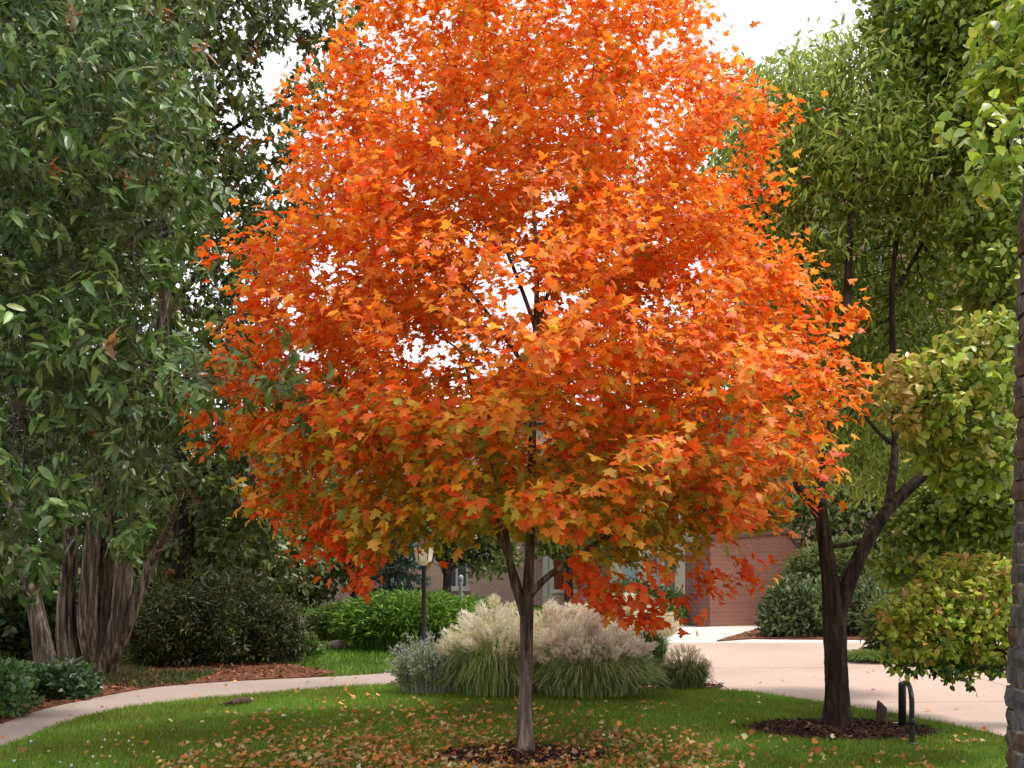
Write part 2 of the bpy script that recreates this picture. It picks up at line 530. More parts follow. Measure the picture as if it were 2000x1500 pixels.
def branches(parent, PA, par, r, mat, n_major=8, trunk_sides=20, flute=None, trunk_len=None):
    """trunk, the largest limbs (each with its own twigs) as separate parts"""
    n = len(PA)
    kids = [[] for _ in range(n)]
    for i in range(n):
        if par[i] >= 0: kids[par[i]].append(i)
    chains, owner, start = [], {}, [(0, -1)]
    while start:
        s, pch = start.pop()
        idx = ([par[s]] if par[s] >= 0 else []) + [s]
        cur = s
        while kids[cur]:
            ks = sorted(kids[cur], key=lambda q: -r[q])
            for o in ks[1:]: start.append((o, len(chains)))
            cur = ks[0]; idx.append(cur)
        chains.append((idx, pch))
    base_r = np.array([r[c[0][1]] if len(c[0]) > 1 else 0 for c in chains])
    length = np.array([len(c[0]) for c in chains])
    order = np.argsort(-(base_r + 0.0005 * length))
    major = set([0] + [int(k) for k in order if k != 0][:n_major])
    own = {}
    groups = {k: [] for k in major}
    for k, (idx, pch) in enumerate(chains):
        own[k] = k if k in major else own[pch]
        pts = PA[idx].copy(); rr = r[idx].copy()
        if par[idx[0]] >= 0 or k != 0:
            rr[0] = min(rr[0], rr[1] * 1.25)
        if len(pts) > 3:
            pts[1:-1] = 0.25 * pts[:-2] + 0.5 * pts[1:-1] + 0.25 * pts[2:]
        groups[own[k]].append((pts, rr, k))
    for k, lst in groups.items():
        if k == 0:
            main = [q for q in lst if q[2] == 0][0]
            pts, rr = main[0], main[1]
            seg = np.concatenate([[0], np.cumsum(np.linalg.norm(np.diff(pts, axis=0), axis=1))])
            tt = np.arange(0, seg[-1], 0.04)
            dp = np.stack([np.interp(tt, seg, pts[:, a]) for a in range(3)], 1)
            dr = np.interp(tt, seg, rr)
            V1, F1 = tubes([(dp, dr)], trunk_sides, 0.012, flute)
            rest = [(q[0], q[1]) for q in lst if q[2] != 0]
            if rest:
                V2, F2 = tubes(rest, 7)
                V1, F1 = np.concatenate([V1, V2]), np.concatenate([F1, F2 + len(V1)])
            mesh_obj('trunk', V1, F1, mat, parent, smooth=True)
        else:
            main = [q for q in lst if q[2] == k][0]
            rest = [(q[0], q[1]) for q in lst if q[2] != k]
            if main[1].max() > 0.07:
                pts, rr = main[0], main[1]
                seg = np.concatenate([[0], np.cumsum(np.linalg.norm(np.diff(pts, axis=0), axis=1))])
                tt = np.arange(0, seg[-1], 0.05)
                V1, F1 = tubes([(np.stack([np.interp(tt, seg, pts[:, a]) for a in range(3)], 1), np.interp(tt, seg, rr))], trunk_sides, 0.02, flute)
                if rest:
                    V2, F2 = tubes(rest, 7)
                    V1, F1 = np.concatenate([V1, V2]), np.concatenate([F1, F2 + len(V1)])
            else:
                V1, F1 = tubes([(q[0], q[1]) for q in lst], 8, 0.01)
            mesh_obj('branch', V1, F1, mat, parent, smooth=True)

def spaced(cands, dmin, nmax):
    """dart throwing: keep points at least dmin apart"""
    out = np.zeros((0, 3))
    keep = []
    for p in cands:
        if len(keep) == 0 or np.min(np.linalg.norm(np.array(keep) - p, axis=1)) > dmin:
            keep.append(p)
            if len(keep) >= nmax: break
    return np.array(keep)

def in_blobs(blobs, n, shell=0.0):
    """points in ellipsoids (centre, radii, weight); shell pushes them outwards"""
    vol = np.array([b[1][0] * b[1][1] * b[1][2] * (b[2] if len(b) > 2 else 1) for b in blobs]); vol = vol / vol.sum()
    out = []
    for b, f in zip(blobs, vol):
        k = max(70, int(n * f))
        d = unit(R.normal(size=(k, 3)))
        rr = R.random(k) ** (1 / 3.0)
        rr = shell + (1 - shell) * rr
        out.append(np.array(b[0]) + d * rr[:, None] * np.array(b[1]))
    out = np.concatenate(out)
    R.shuffle(out)
    return out

def clump_points(centres, k, rad, flat=0.4):
    q = R.normal(size=(len(centres), k, 3)) * rad * np.array([1, 1, flat])
    return (centres[:, None] + q).reshape(-1, 3)

def sprays(PA, par, r, thr, per, spread, n0):
    """leaf bases along thin twigs, with the twig direction at each"""
    tw = np.where(r < thr)[0]
    tw = tw[tw >= n0]
    d = unit(PA[tw] - PA[par[tw]])
    kids = np.bincount(par[par >= 0], minlength=len(PA))
    cnt = np.where(kids[tw] == 0, per + 2, per)
    i = np.repeat(np.arange(len(tw)), cnt)
    f = R.random(len(i))
    P = PA[par[tw]][i] * (1 - f[:, None]) + PA[tw][i] * f[:, None]
    P = P + R.normal(size=P.shape) * spread
    return P, d[i]

# ---------------------------------------------------------------- setting: ground, path, plaza, beds
def smooth_line(pts, n=40):
    pts = np.asarray(pts, float)
    t = np.concatenate([[0], np.cumsum(np.linalg.norm(np.diff(pts, axis=0), axis=1))])
    tt = np.linspace(0, t[-1], n)
    q = np.stack([np.interp(tt, t, pts[:, a]) for a in range(pts.shape[1])], 1)
    for _ in range(3):
        q[1:-1] = 0.25 * q[:-2] + 0.5 * q[1:-1] + 0.25 * q[2:]
    return q

def sheet(name, outline, z, mat, thick=0.04, parent=None, kind='structure'):
    o2 = np.asarray(outline)[:, :2]
    n = len(o2)
    V = [(x, y, z) for x, y in o2] + [(x, y, z - thick) for x, y in o2]
    Fc = [tuple(range(n))] + [(i, i + n, (i + 1) % n + n, (i + 1) % n) for i in range(n)]
    area = sum(o2[i][0] * o2[(i + 1) % n][1] - o2[(i + 1) % n][0] * o2[i][1] for i in range(n))
    if area < 0: Fc = [tuple(reversed(f)) for f in Fc]
    o = poly_obj(name, V, Fc, mat, parent)
    if kind and parent is None: o['kind'] = kind
    return o

def inside(poly, x, y):
    poly = np.asarray(poly)
    c = np.zeros(len(x), bool)
    j = len(poly) - 1
    for i in range(len(poly)):
        xi, yi, xj, yj = poly[i][0], poly[i][1], poly[j][0], poly[j][1]
        k = ((yi > y) != (yj > y)) & (x < (xj - xi) * (y - yi) / (yj - yi + 1e-12) + xi)
        c ^= k
        j = i
    return c

g = mesh_obj('ground', np.array([(-400, -60, 0), (400, -60, 0), (400, 700, 0), (-400, 700, 0)]), np.array([(0, 1, 2, 3)]), M['turf_soil'])
g['kind'] = 'structure'

path_lo = [(-7.2, 3.2), (-5.6, 5.6)] + [tuple(gnd(*p)[:2]) for p in [(0, 1475), (100, 1426), (200, 1396), (300, 1380), (450, 1367), (600, 1353), (700, 1345), (768, 1340)]] + [(-0.4, 12.45), (0.6, 12.5)]
path_hi = [(-8.6, 4.2), (-6.6, 6.6)] + [tuple(gnd(*p)[:2]) for p in [(0, 1425), (60, 1396), (150, 1375), (300, 1346), (450, 1335), (600, 1328), (700, 1324), (770, 1317)]] + [(-0.4, 13.6), (0.6, 13.7)]
lo, hi = smooth_line(path_lo, 60), smooth_line(path_hi, 60)
path_poly = np.concatenate([lo, hi[::-1]])
V = [(x, y, 0.03) for x, y in lo] + [(x, y, 0.03) for x, y in hi] + [(x, y, -0.03) for x, y in lo] + [(x, y, -0.03) for x, y in hi]
Fc = []
for i in range(59):
    Fc += [(i, i + 1, 61 + i, 60 + i), (120 + i, 121 + i, i + 1, i), (60 + i, 61 + i, 181 + i, 180 + i)]
tag(poly_obj('path', V, Fc, M['path_concrete']), kind='structure')

# plaza of cast concrete slabs on a dark joint bed
plaza = sheet('plaza', [(-1.0, 11.0), (6, 6.5), (14, 6.5), (14, 30), (3.2, 30), (1.5, 23.5), (-1.0, 18.0)], 0.012, M['joint'], 0.03)
def slab(x0, x1, y0a, y0b, y1a, y1b, mat):
    gp = 0.008
    q = [(x0 + gp, y0a + gp), (x1 - gp, y0b + gp), (x1 - gp, y1b - gp), (x0 + gp, y1a - gp)]
    V = [(x, y, 0.026) for x, y in q] + [(x, y, 0.0) for x, y in q]
    poly_obj('paving_slab', V, [(0, 1, 2, 3), (0, 4, 5, 1), (1, 5, 6, 2), (2, 6, 7, 3), (3, 7, 4, 0)], mat, plaza)
xs = [-0.9, 2.6, 6.1, 9.6, 13.6]
yl = lambda base, tilt, x: base + tilt * x
rows = [(7.2, 0.0), (10.4, 0.05), (13.7, 0.07), (18.0, 0.02)]
for (b0, t0), (b1, t1) in zip(rows[:-1], rows[1:]):
    for xa, xb in zip(xs[:-1], xs[1:]):
        slab(xa, xb, yl(b0, t0, xa), yl(b0, t0, xb), yl(b1, t1, xa), yl(b1, t1, xb), M['pink_concrete'])
for xa, xb in zip(xs[:-1], xs[1:]):
    slab(xa, xb, yl(18.0, 0.02, xa), yl(18.0, 0.02, xb), 23.6, 23.6, M['pale_concrete'])

# near lawn island
edge_px = [(768, 1346), (900, 1355), (1050, 1357), (1200, 1352), (1400, 1351), (1500, 1362), (1600, 1379), (1700, 1394), (1850, 1421), (1965, 1447), (2150, 1498)]
lawn_far = [tuple(gnd(*p)[:2]) for p in edge_px]
lawn_poly = smooth_line(path_lo[:10] + lawn_far + [(6.6, 5.0), (6.6, -4)], 110)
lawn_poly = np.concatenate([lawn_poly, [(-7.2, -4)]])
sheet('lawn', lawn_poly, 0.04, M['turf_soil'], 0.05)

def mound(name, cx, cy, rx, ry, h, mat, z=0.04, n=28, wob=0.10):
    th = np.linspace(0, 2 * math.pi, n, endpoint=False)
    w = 1 + wob * np.sin(3 * th + cx * 5) * 0.6 + R.normal(0, wob * 0.35, n)
    V, Fc = [], []
    rings = [1.0, 0.85, 0.6, 0.3]
    for k, s in enumerate(rings):
        zz = z - 0.01 + h * (1 - s ** 2)
        V += [(cx + rx * s * w[i] * math.cos(th[i]), cy + ry * s * w[i] * math.sin(th[i]), zz) for i in range(n)]
    V.append((cx, cy, z + h))
    for k in range(len(rings) - 1):
        for i in range(n):
            a, b = k * n + i, k * n + (i + 1) % n
            Fc.append((a, b, b + n, a + n))
    for i in range(n):
        Fc.append(((len(rings) - 1) * n + i, (len(rings) - 1) * n + (i + 1) % n, len(V) - 1))
    o = poly_obj(name, V, Fc, mat, smooth=True)
    o['kind'] = 'structure'
    return o

MAPLE_BASE = gnd(1025, 1480)
RIGHT_BASE = gnd(1637, 1427)
mound('mulch_bed', 0.05, 7.62, 0.74, 0.42, 0.02, M['mulch_dark'])
mound('mulch_bed', 2.98, 8.82, 0.92, 0.60, 0.03, M['mulch_dark'])
left_bed = [tuple(p) for p in hi[8:46]] + [tuple(gnd(*p)[:2]) for p in [(655, 1318), (570, 1304), (470, 1300), (300, 1298), (150, 1290), (0, 1285)]] + [(-11, 15), (-11, 6)]
sheet('mulch_bed', left_bed, 0.045, M['mulch_red'], 0.05)
grass_bed = [tuple(gnd(*p)[:2]) for p in [(755, 1349), (900, 1358), (1050, 1360), (1200, 1356), (1400, 1353), (1412, 1346), (1330, 1336), (1250, 1330)]] + [(0.8, 13.9), (-0.6, 13.4), tuple(gnd(755, 1343)[:2])]
sheet('mulch_bed', grass_bed, 0.055, M['mulch_dark'], 0.05)
shrub_bed = [tuple(gnd(*p)[:2]) for p in [(1400, 1256), (1470, 1251), (1560, 1252), (1690, 1253), (1780, 1253), (1990, 1250), (1990, 1215), (1480, 1232)]]
sheet('mulch_bed', shrub_bed, 0.055, M['mulch_red'], 0.06)
pen_bed = [tuple(gnd(*p)[:2]) for p in [(1645, 1290), (1700, 1297), (1770, 1303), (1900, 1312), (2100, 1320), (2100, 1262), (1700, 1268), (1650, 1280)]]
sheet('mulch_bed', pen_bed, 0.05, M['mulch_red'], 0.05)

# ---------------------------------------------------------------- grass
def blades(name, x, y, h0, h1, w, pal, wts, z0, label, lean=0.55):
    n = len(x)
    h = R.uniform(h0, h1, n)
    a = R.uniform(0, 2 * math.pi, n)
    dirv = np.stack([np.cos(a), np.sin(a), np.zeros(n)], 1)
    side = np.stack([-np.sin(a + 0.7), np.cos(a + 0.7), np.zeros(n)], 1) * (w * R.uniform(0.7, 1.3, n))[:, None]
    b = np.stack([x, y, np.full(n, z0)], 1)
    tip = b + np.array([0, 0, 1.0]) * h[:, None] + dirv * (h * R.uniform(0.1, lean * 2, n))[:, None]
    V = np.stack([b - side, b + side, tip], 1).reshape(-1, 3)
    C = palette_cols(n, pal, wts, 0.18)
    big = 0.5 + 0.5 * np.sin(x * 1.7 + 1.3 * np.sin(y * 1.1)) * np.sin(y * 2.1 + 0.8 * np.sin(x * 0.9))
    big = np.clip(big + 0.35 * np.sin(x * 4.3 + 2 * np.sin(y * 3.1)) * np.sin(y * 5.2 + 1.5 * np.sin(x * 2.7)), -.2, 1.2)
    C = C * (0.76 + 0.44 * big)[:, None] * np.stack([1 + 0.18 * (1 - big), np.ones(n), np.ones(n)], 1)
    o = mesh_obj(name, V, np.arange(3 * n).reshape(-1, 3), M['grass'], None, np.repeat(C, 3, 0))
    return tag(o, label, 'grass', kind='stuff')

def scatter(n, x0, x1, y0, y1, polys_in=(), polys_out=(), view=0.64):
    x = R.uniform(x0, x1, n); y = R.uniform(y0, y1, n)
    k = np.abs(x) < view * y
    for p in polys_in: k &= inside(p, x, y)
    for p in polys_out: k &= ~inside(p, x, y)
    return x[k], y[k]

GP = [(0.14, 0.255, 0.022), (0.18, 0.305, 0.03), (0.24, 0.335, 0.045), (0.33, 0.34, 0.09), (0.10, 0.19, 0.018)]
GW = [4, 4, 2, 0.6, 2]
ell = lambda cx, cy, rx, ry: [(cx + rx * math.cos(t), cy + ry * math.sin(t)) for t in np.linspace(0, 2 * math.pi, 24, endpoint=False)]
m1, m2 = ell(0.05, 7.62, 0.68, 0.38), ell(2.98, 8.82, 0.85, 0.55)
x, y = scatter(430000, -6, 6, 5.6, 13, [lawn_poly], [m1, m2])
blades('lawn_grass', x, y, 0.025, 0.058, 0.0034, GP, GW, 0.036, 'short mown green grass of the near lawn')
x, y = scatter(150000, -9, 4, 13, 32, [], [path_poly, [(-1.0, 11.0), (14, 11), (14, 30), (3.2, 30), (1.5, 23.5), (-1.0, 18.0)], left_bed])
blades('lawn_grass', x, y, 0.045, 0.09, 0.009, [(0.11, 0.22, 0.02), (0.145, 0.27, 0.028), (0.19, 0.28, 0.04)], [3, 3, 1], 0.0, 'mown grass strip beyond the path and before the buildings')
# thin grass and ivy on the dark ground round the left trunks
x, y = scatter(42000, -10, -3.0, 9.0, 15, [left_bed])
kk = (np.abs((y - 12.6) + 0.35 * (x + 5.0)) < 1.0 + 0.3 * np.sin(x * 3)) & (x < -4.0)
blades('ground_cover', x[kk], y[kk], 0.04, 0.11, 0.008, [(0.04, 0.075, 0.015), (0.06, 0.09, 0.02), (0.09, 0.08, 0.03)], [3, 2, 1], 0.04, 'thin dark grass round the old left trunks')

# ---------------------------------------------------------------- wood chips and fallen leaves
def chips(name, x, y, z, size, pal, wts, label):
    n = len(x)
    P = np.stack([x, y, z + R.uniform(0, 0.012, n)], 1)
    a = R.uniform(0, 2 * math.pi, n)
    T = np.stack([np.cos(a), np.sin(a), R.normal(0, 0.35, n)], 1)
    Nn = np.stack([R.normal(0, 0.5, n), R.normal(0, 0.5, n), np.ones(n)], 1)
    tpl = (np.array([(-0.16, 0), (0.16, 0.03), (0.2, 0.97), (-0.12, 1.0)], float), np.array([(0, 1, 2), (0, 2, 3)]))
    S = size * R.uniform(0.5, 1.6, n)
    Vx, _, _, _ = leaf_verts(tpl, P, T, Nn, S, np.zeros(n), np.zeros(n))
    Fx = (tpl[1][None] + (np.arange(n) * 4)[:, None, None]).reshape(-1, 3)
    o = mesh_obj(name, Vx.reshape(-1, 3), Fx, M['chips'], None, np.repeat(palette_cols(n, pal, wts, 0.3), 4, 0))
    return tag(o, label, 'wood chips', kind='stuff')
DK = [(0.05, 0.024, 0.018), (0.09, 0.045, 0.032), (0.028, 0.016, 0.013), (0.17, 0.10, 0.07)]
RD = [(0.17, 0.06, 0.028), (0.27, 0.11, 0.05), (0.10, 0.035, 0.02), (0.38, 0.20, 0.10), (0.05, 0.022, 0.015)]
def moundz(x, y, cx, cy, rx, ry, h): return 0.035 + h * np.clip(1 - ((x - cx) / rx) ** 2 - ((y - cy) / ry) ** 2, 0, 1)
x, y = scatter(5200, -0.8, 0.9, 7.0, 8.2, [ell(0.05, 7.62, 0.76, 0.44)])
chips('wood_chips', x, y, moundz(x, y, .05, 7.62, .78, .5, .03), 0.035, DK, [4, 4, 2, 1.2], 'dark brown wood chips round the orange maple trunk')
x, y = scatter(8000, 2.0, 4.0, 8.1, 9.6, [ell(2.98, 8.82, 0.93, 0.62)])
chips('wood_chips', x, y, moundz(x, y, 2.98, 8.82, .92, .6, .03), 0.035, DK, [4, 4, 2, 1], 'dark brown wood chips round the dark forked trunk')
x, y = scatter(30000, -10, -1.8, 7.5, 16, [left_bed])
chips('wood_chips', x, y, np.full(len(x), 0.045), 0.045, RD, [4, 3, 3, 1, 2], 'rusty red wood chips of the bed beside the path')
x, y = scatter(16000, -1.5, 12, 11.0, 24, [shrub_bed])
chips('wood_chips', x, y, np.full(len(x), 0.056), 0.06, RD, [4, 3, 2, 1, 1], 'reddish wood chips under the blue-green shrubs')
x, y = scatter(9000, -1.6, 4, 11.0, 14.5, [grass_bed])
chips('wood_chips', x, y, np.full(len(x), 0.056), 0.05, RD + DK, [1, 1, 1, 1, 2, 2, 2, 2, 1], 'brown wood chips round the feathery grasses')
x, y = scatter(5000, 4, 9, 13, 17.6, [pen_bed])
chips('wood_chips', x, y, np.full(len(x), 0.051), 0.055, RD, [3, 3, 2, 1.5, 1], 'pale reddish wood chips in the bed behind the yellowing shrub')

def fallen():
    n = 2900
    drift = np.stack([R.normal(-0.1, 1.5, 130), R.normal(7.35, 0.8, 130)], 1)
    di_ = R.integers(0, 130, 1500)
    x = np.concatenate([R.normal(-0.1, 1.5, n), R.uniform(-3.6, 3.8, 500), R.normal(-0.9, 1.1, 1000), drift[di_, 0] + R.normal(0, .10, 1500)])
    y = np.concatenate([R.normal(7.2, 0.8, n), R.uniform(6.8, 11.8, 500), R.normal(8.5, 1.1, 1000), drift[di_, 1] + R.normal(0, .10, 1500)])
    keep = inside(lawn_poly, x, y) & (y > 6.3) & (y < 11.9) & (np.abs(x) < 0.62 * y)
    bare = inside(ell(0.05, 7.62, 0.7, 0.40), x, y) & (R.random(len(x)) < 0.5)
    left = (x < -2.6) & (R.random(len(x)) < 0.75)
    right = (x > 1.6) & (R.random(len(x)) < 0.55)
    keep &= ~bare & ~left & ~right & ~inside(m2, x, y)
    x, y = x[keep], y[keep]
    n_lawn = len(x)
    xs2 = R.uniform(-6, 8, 1500); ys2 = R.uniform(7.5, 17, 1500)
    on = ~inside(lawn_poly, xs2, ys2) & (inside(path_poly, xs2, ys2) | ((xs2 > 2.6) & (ys2 < 16) & (R.random(1500) < .35))) & (R.random(1500) < .30)
    x, y = np.concatenate([x, xs2[on]]), np.concatenate([y, ys2[on]])
    n = len(x)
    P = np.stack([x, y, 0.052 + R.uniform(0, 0.026, n)], 1)
    P[n_lawn:, 2] = 0.042
    a = R.uniform(0, 2 * math.pi, n)
    T = np.stack([np.cos(a), np.sin(a), R.normal(0, 0.3, n)], 1)
    Nn = np.stack([R.normal(0, 0.45, n), R.normal(-0.15, 0.45, n), np.ones(n)], 1)
    S = R.uniform(0.028, 0.066, n)
    C = palette_cols(n, [(0.50, 0.31, 0.15), (0.56, 0.20, 0.05), (0.62, 0.47, 0.22), (0.36, 0.15, 0.06), (0.64, 0.30, 0.09), (0.66, 0.58, 0.38)], [3, 3.6, 1.5, 2, 3, 0.5], 0.2)
    Y = P[:, 1]
    inv = (np.abs(P[:, 0]) < 0.52 * Y) & (Y > 1.54 * F_PX / 408) & (np.arange(n) < n_lawn)
    order = np.argsort(np.where(inv, -S / Y, 9))
    one = order[:300]
    k = np.ones(n, bool); k[one] = False
    cu, fo = R.normal(0.1, 0.35, n), R.normal(0.25, 0.3, n)
    Vx, _, _, _ = leaf_verts(MAPLE, P[k], T[k], Nn[k], S[k], cu[k], fo[k])
    nv = len(MAPLE[0])
    Fx = (MAPLE[1][None] + (np.arange(k.sum()) * nv)[:, None, None]).reshape(-1, 3)
    o = mesh_obj('leaf_litter', Vx.reshape(-1, 3), Fx, M['litter'], None, np.repeat(C[k], nv, 0))
    tag(o, 'drift of small dry tan and orange leaves over the lawn under the maple', 'leaf litter', kind='stuff')
    shp = []
    names = []
    ref = [((0.46, 0.29, 0.14), 'dry tan'), ((0.48, 0.17, 0.05), 'rusty orange'), ((0.60, 0.47, 0.22), 'pale yellow'), ((0.29, 0.12, 0.05), 'dark brown'), ((0.55, 0.27, 0.09), 'amber')]
    for c, nm in ref:
        for v in range(3):
            V1, _, _, _ = leaf_verts(MAPLE, np.zeros((1, 3)), np.array([[0, 1.0, 0]]), np.array([[0, 0, 1.0]]), np.ones(1), R.normal(0.1, 0.4, 1), R.normal(0.25, 0.3, 1))
            shp.append(mesh_np('fallen_leaf', V1[0], MAPLE[1], M['litter'], np.repeat(np.array([c]), nv, 0)))
        names.append(nm)
    rc = np.array([c for c, _ in ref])
    Tn = unit(T); Nm = unit(Nn - (Nn * Tn).sum(1, keepdims=True) * Tn); Bn = np.cross(Tn, Nm)
    for i in one:
        j = int(((C[i] - rc) ** 2).sum(1).argmin())
        o = bpy.data.objects.new('fallen_leaf', shp[j * 3 + random.randrange(3)])
        m4 = Matrix.Identity(4)
        for r_ in range(3):
            m4[r_][0] = Bn[i, r_] * S[i]; m4[r_][1] = Tn[i, r_] * S[i]; m4[r_][2] = Nm[i, r_] * S[i]; m4[r_][3] = P[i, r_]
        COL.objects.link(o); o.matrix_basis = m4
        side = 'left of' if P[i, 0] < -0.35 else ('right of' if P[i, 0] > 0.45 else 'around the foot of')
        tag(o, f'{names[j]} maple leaf fallen on the lawn {side} the maple trunk', 'fallen leaf', f'{names[j]} leaves fallen {side} the maple trunk')
fallen()

# small pale clover heads in the shady lower left lawn
def clover():
    spots = [(62, 1448), (95, 1468), (118, 1490), (172, 1450), (182, 1480), (205, 1447), (199, 1461), (232, 1434), (252, 1449), (251, 1464), (215, 1479), (140, 1497), (28, 1488), (60, 1450), (300, 1470), (190, 1493)]
    th = np.linspace(0, 2 * math.pi, 7, endpoint=False)
    prof = [(0.0, -0.03), (0.003, -0.03), (0.003, -0.004), (0.010, 0.0), (0.014, 0.008), (0.011, 0.017), (0.004, 0.022)]
    V = [(r_ * math.cos(t), r_ * math.sin(t), z) for r_, z in prof for t in th]
    Fc = [(k * 7 + i, k * 7 + (i + 1) % 7, (k + 1) * 7 + (i + 1) % 7, (k + 1) * 7 + i) for k in range(len(prof) - 1) for i in range(7)]
    me = None
    for px, py in spots:
        p = gnd(px, py, 0.075)
        if me is None:
            o = poly_obj('clover_flower', V, Fc, M['clover'], smooth=True); me = o.data
        else:
            o = bpy.data.objects.new('clover_flower', me); COL.objects.link(o)
        o.location = (p[0], p[1], p[2]); s = random.uniform(0.5, 0.95); o.scale = (s, s, s)
        tag(o, 'small white clover head in the shady lawn below the path', 'flower', 'white clover heads in the lower left lawn')
clover()

# ---------------------------------------------------------------- buildings behind
def facade(name, parent, mat, x0, x1, z0, z1, yf, depth, openings):
    """front wall with real openings (reveals 0.18 m deep) and closed sides, back and top"""
    xs_ = sorted(set([x0, x1] + [v for o in openings for v in (o[0], o[1])]))
    zs_ = sorted(set([z0, z1] + [v for o in openings for v in (o[2], o[3])]))
    V, Fc = [], []
    def quad(*p):
        n = len(V); V.extend(p); Fc.append((n, n + 1, n + 2, n + 3))
    for a, b in zip(xs_[:-1], xs_[1:]):
        for c, d in zip(zs_[:-1], zs_[1:]):
            mx, mz = (a + b) / 2, (c + d) / 2
            if any(o[0] < mx < o[1] and o[2] < mz < o[3] for o in openings): continue
            quad((a, yf, c), (b, yf, c), (b, yf, d), (a, yf, d))
    for a, b, c, d in openings:
        yb = yf + 0.2
        quad((a, yf, c), (a, yf, d), (a, yb, d), (a, yb, c)); quad((b, yf, d), (b, yf, c), (b, yb, c), (b, yb, d))
        quad((a, yf, d), (b, yf, d), (b, yb, d), (a, yb, d)); quad((b, yf, c), (a, yf, c), (a, yb, c), (b, yb, c))
    yb = yf + depth
    quad((x0, yb, z0), (x0, yf, z0), (x0, yf, z1), (x0, yb, z1)); quad((x1, yf, z0), (x1, yb, z0), (x1, yb, z1), (x1, yf, z1))
    quad((x1, yb, z0), (x0, yb, z0), (x0, yb, z1), (x1, yb, z1)); quad((x0, yf, z1), (x1, yf, z1), (x1, yb, z1), (x0, yb, z1))
    return poly_obj(name, V, Fc, mat, parent)

def window(parent, a, b, c, d, yf, mat_pane, mull=1):
    w = poly_obj('window', *box_vf(a, b, yf + 0.16, yf + 0.19, c, d), M['white_paint'], parent)
    t = 0.07
    fr = [(a, b, yf + 0.09, yf + 0.158, c, c + t), (a, b, yf + 0.09, yf + 0.158, d - t, d), (a, a + t, yf + 0.091, yf + 0.157, c + t, d - t), (b - t, b, yf + 0.091, yf + 0.157, c + t, d - t)]
    for k in range(mull):
        mx = a + (b - a) * (k + 1) / (mull + 1)
        fr.append((mx - t / 2, mx + t / 2, yf + 0.092, yf + 0.156, c + t, d - t))
    boxes('frame', fr, M['white_paint'], w)
    boxes('pane', [(a + t + 0.002, b - t - 0.002, yf + 0.13, yf + 0.145, c + t + 0.002, d - t - 0.002)], mat_pane, w)
    boxes('sill', [(a - 0.06, b + 0.06, yf - 0.08, yf + 0.10, c - 0.09, c - 0.004)], M['white_paint'], parent)

YB = 32.0
low = empty('brick_building', (2.5, YB, 0), 'long pale pink brick building behind the maple trunk', 'building')
wins = [(-4.2, -3.4, 0.9, 2.3), (-2.2, -1.45, 0.6, 1.95), (0.2, 1.2, 3.7, 5.2), (2.4, 3.4, 3.7, 5.2), (-2.4, -1.4, 3.7, 5.2), (-5.0, -4.0, 3.7, 5.2), (5.0, 6.0, 3.7, 5.2), (1.3, 1.7, -0.02, 2.1)]
facade('wall', low, M['brick_pink'], -6.5, 3.2, -0.05, 6.0, YB, 9, [w for w in wins if w[1] < 3.2])
for w in wins:
    if w[1] < 3.2 and w[2] > 0: window(low, *w, YB, M['glass'])
boxes('door', [(1.32, 1.68, YB + 0.06, YB + 0.14, 0.0, 2.08)], M['red_paint'], low)
# cream bay with a doorway
bay_op = [(4.45, 4.85, 0.2, 1.75), (4.95, 5.3, 0.02, 1.9), (3.6, 4.1, 0.6, 1.75)]
facade('bay', low, M['cream'], 3.2, 6.6, -0.05, 3.3, YB - 0.4, 6, bay_op)
window(low, *bay_op[0], YB - 0.4, M['pale_blue'], 0)
window(low, *bay_op[2], YB - 0.4, M['pale_blue'], 0)
boxes('door', [(4.96, 5.29, YB - 0.32, YB - 0.25, 0.03, 1.89)], M['door_grey'], low)
boxes('upper_wall', [(3.2, 7.5, YB + 0.6, YB + 8, 3.3, 6.0)], M['brick_pink'], low)
boxes('roof', [(-6.9, 7.9, YB - 0.35, YB + 9.4, 6.003, 6.3)], M['roof_slate'], low)
for px in (1066, 1076):
    q = at(px, 1140, YB - 1.2)
    boxes('column', [(q[0] - 0.09, q[0] + 0.09, YB - 1.29, YB - 1.11, 0, 2.4)], M['white_paint'], low)
boxes('porch_roof', [(0.6, 3.1, YB - 1.5, YB - 0.01, 2.4, 2.62)], M['white_paint'], low)

gw = empty('garden_wall', (2.2, 27.5, 0), 'low pale stone wall seen past the right fork of the maple', 'wall')
boxes('wall', [(1.15, 3.1, 27.3, 27.7, -0.05, 0.62)], M['brick_pink'], gw)
boxes('coping', [(1.1, 3.15, 27.25, 27.75, 0.623, 0.70)], M['pale_concrete'], gw)

YT = 38.0
tall = empty('brick_tower_block', (15.5, YT, 0), 'tall red brick building glimpsed through the light green crown', 'building')
tw = []
for fl in range(4):
    for c in range(5):
        xx = 11.8 + c * 2.0
        tw.append((xx, xx + 0.9, 2.0 + fl * 3.6, 3.9 + fl * 3.6))
facade('wall', tall, M['brick_red'], 11.0, 21.5, -0.05, 16.8, YT, 10, tw)
for w in tw: window(tall, *w, YT, M['glass'])
boxes('cornice', [(10.75, 21.75, YT - 0.25, YT + 10.2, 16.803, 17.2)], M['white_paint'], tall)

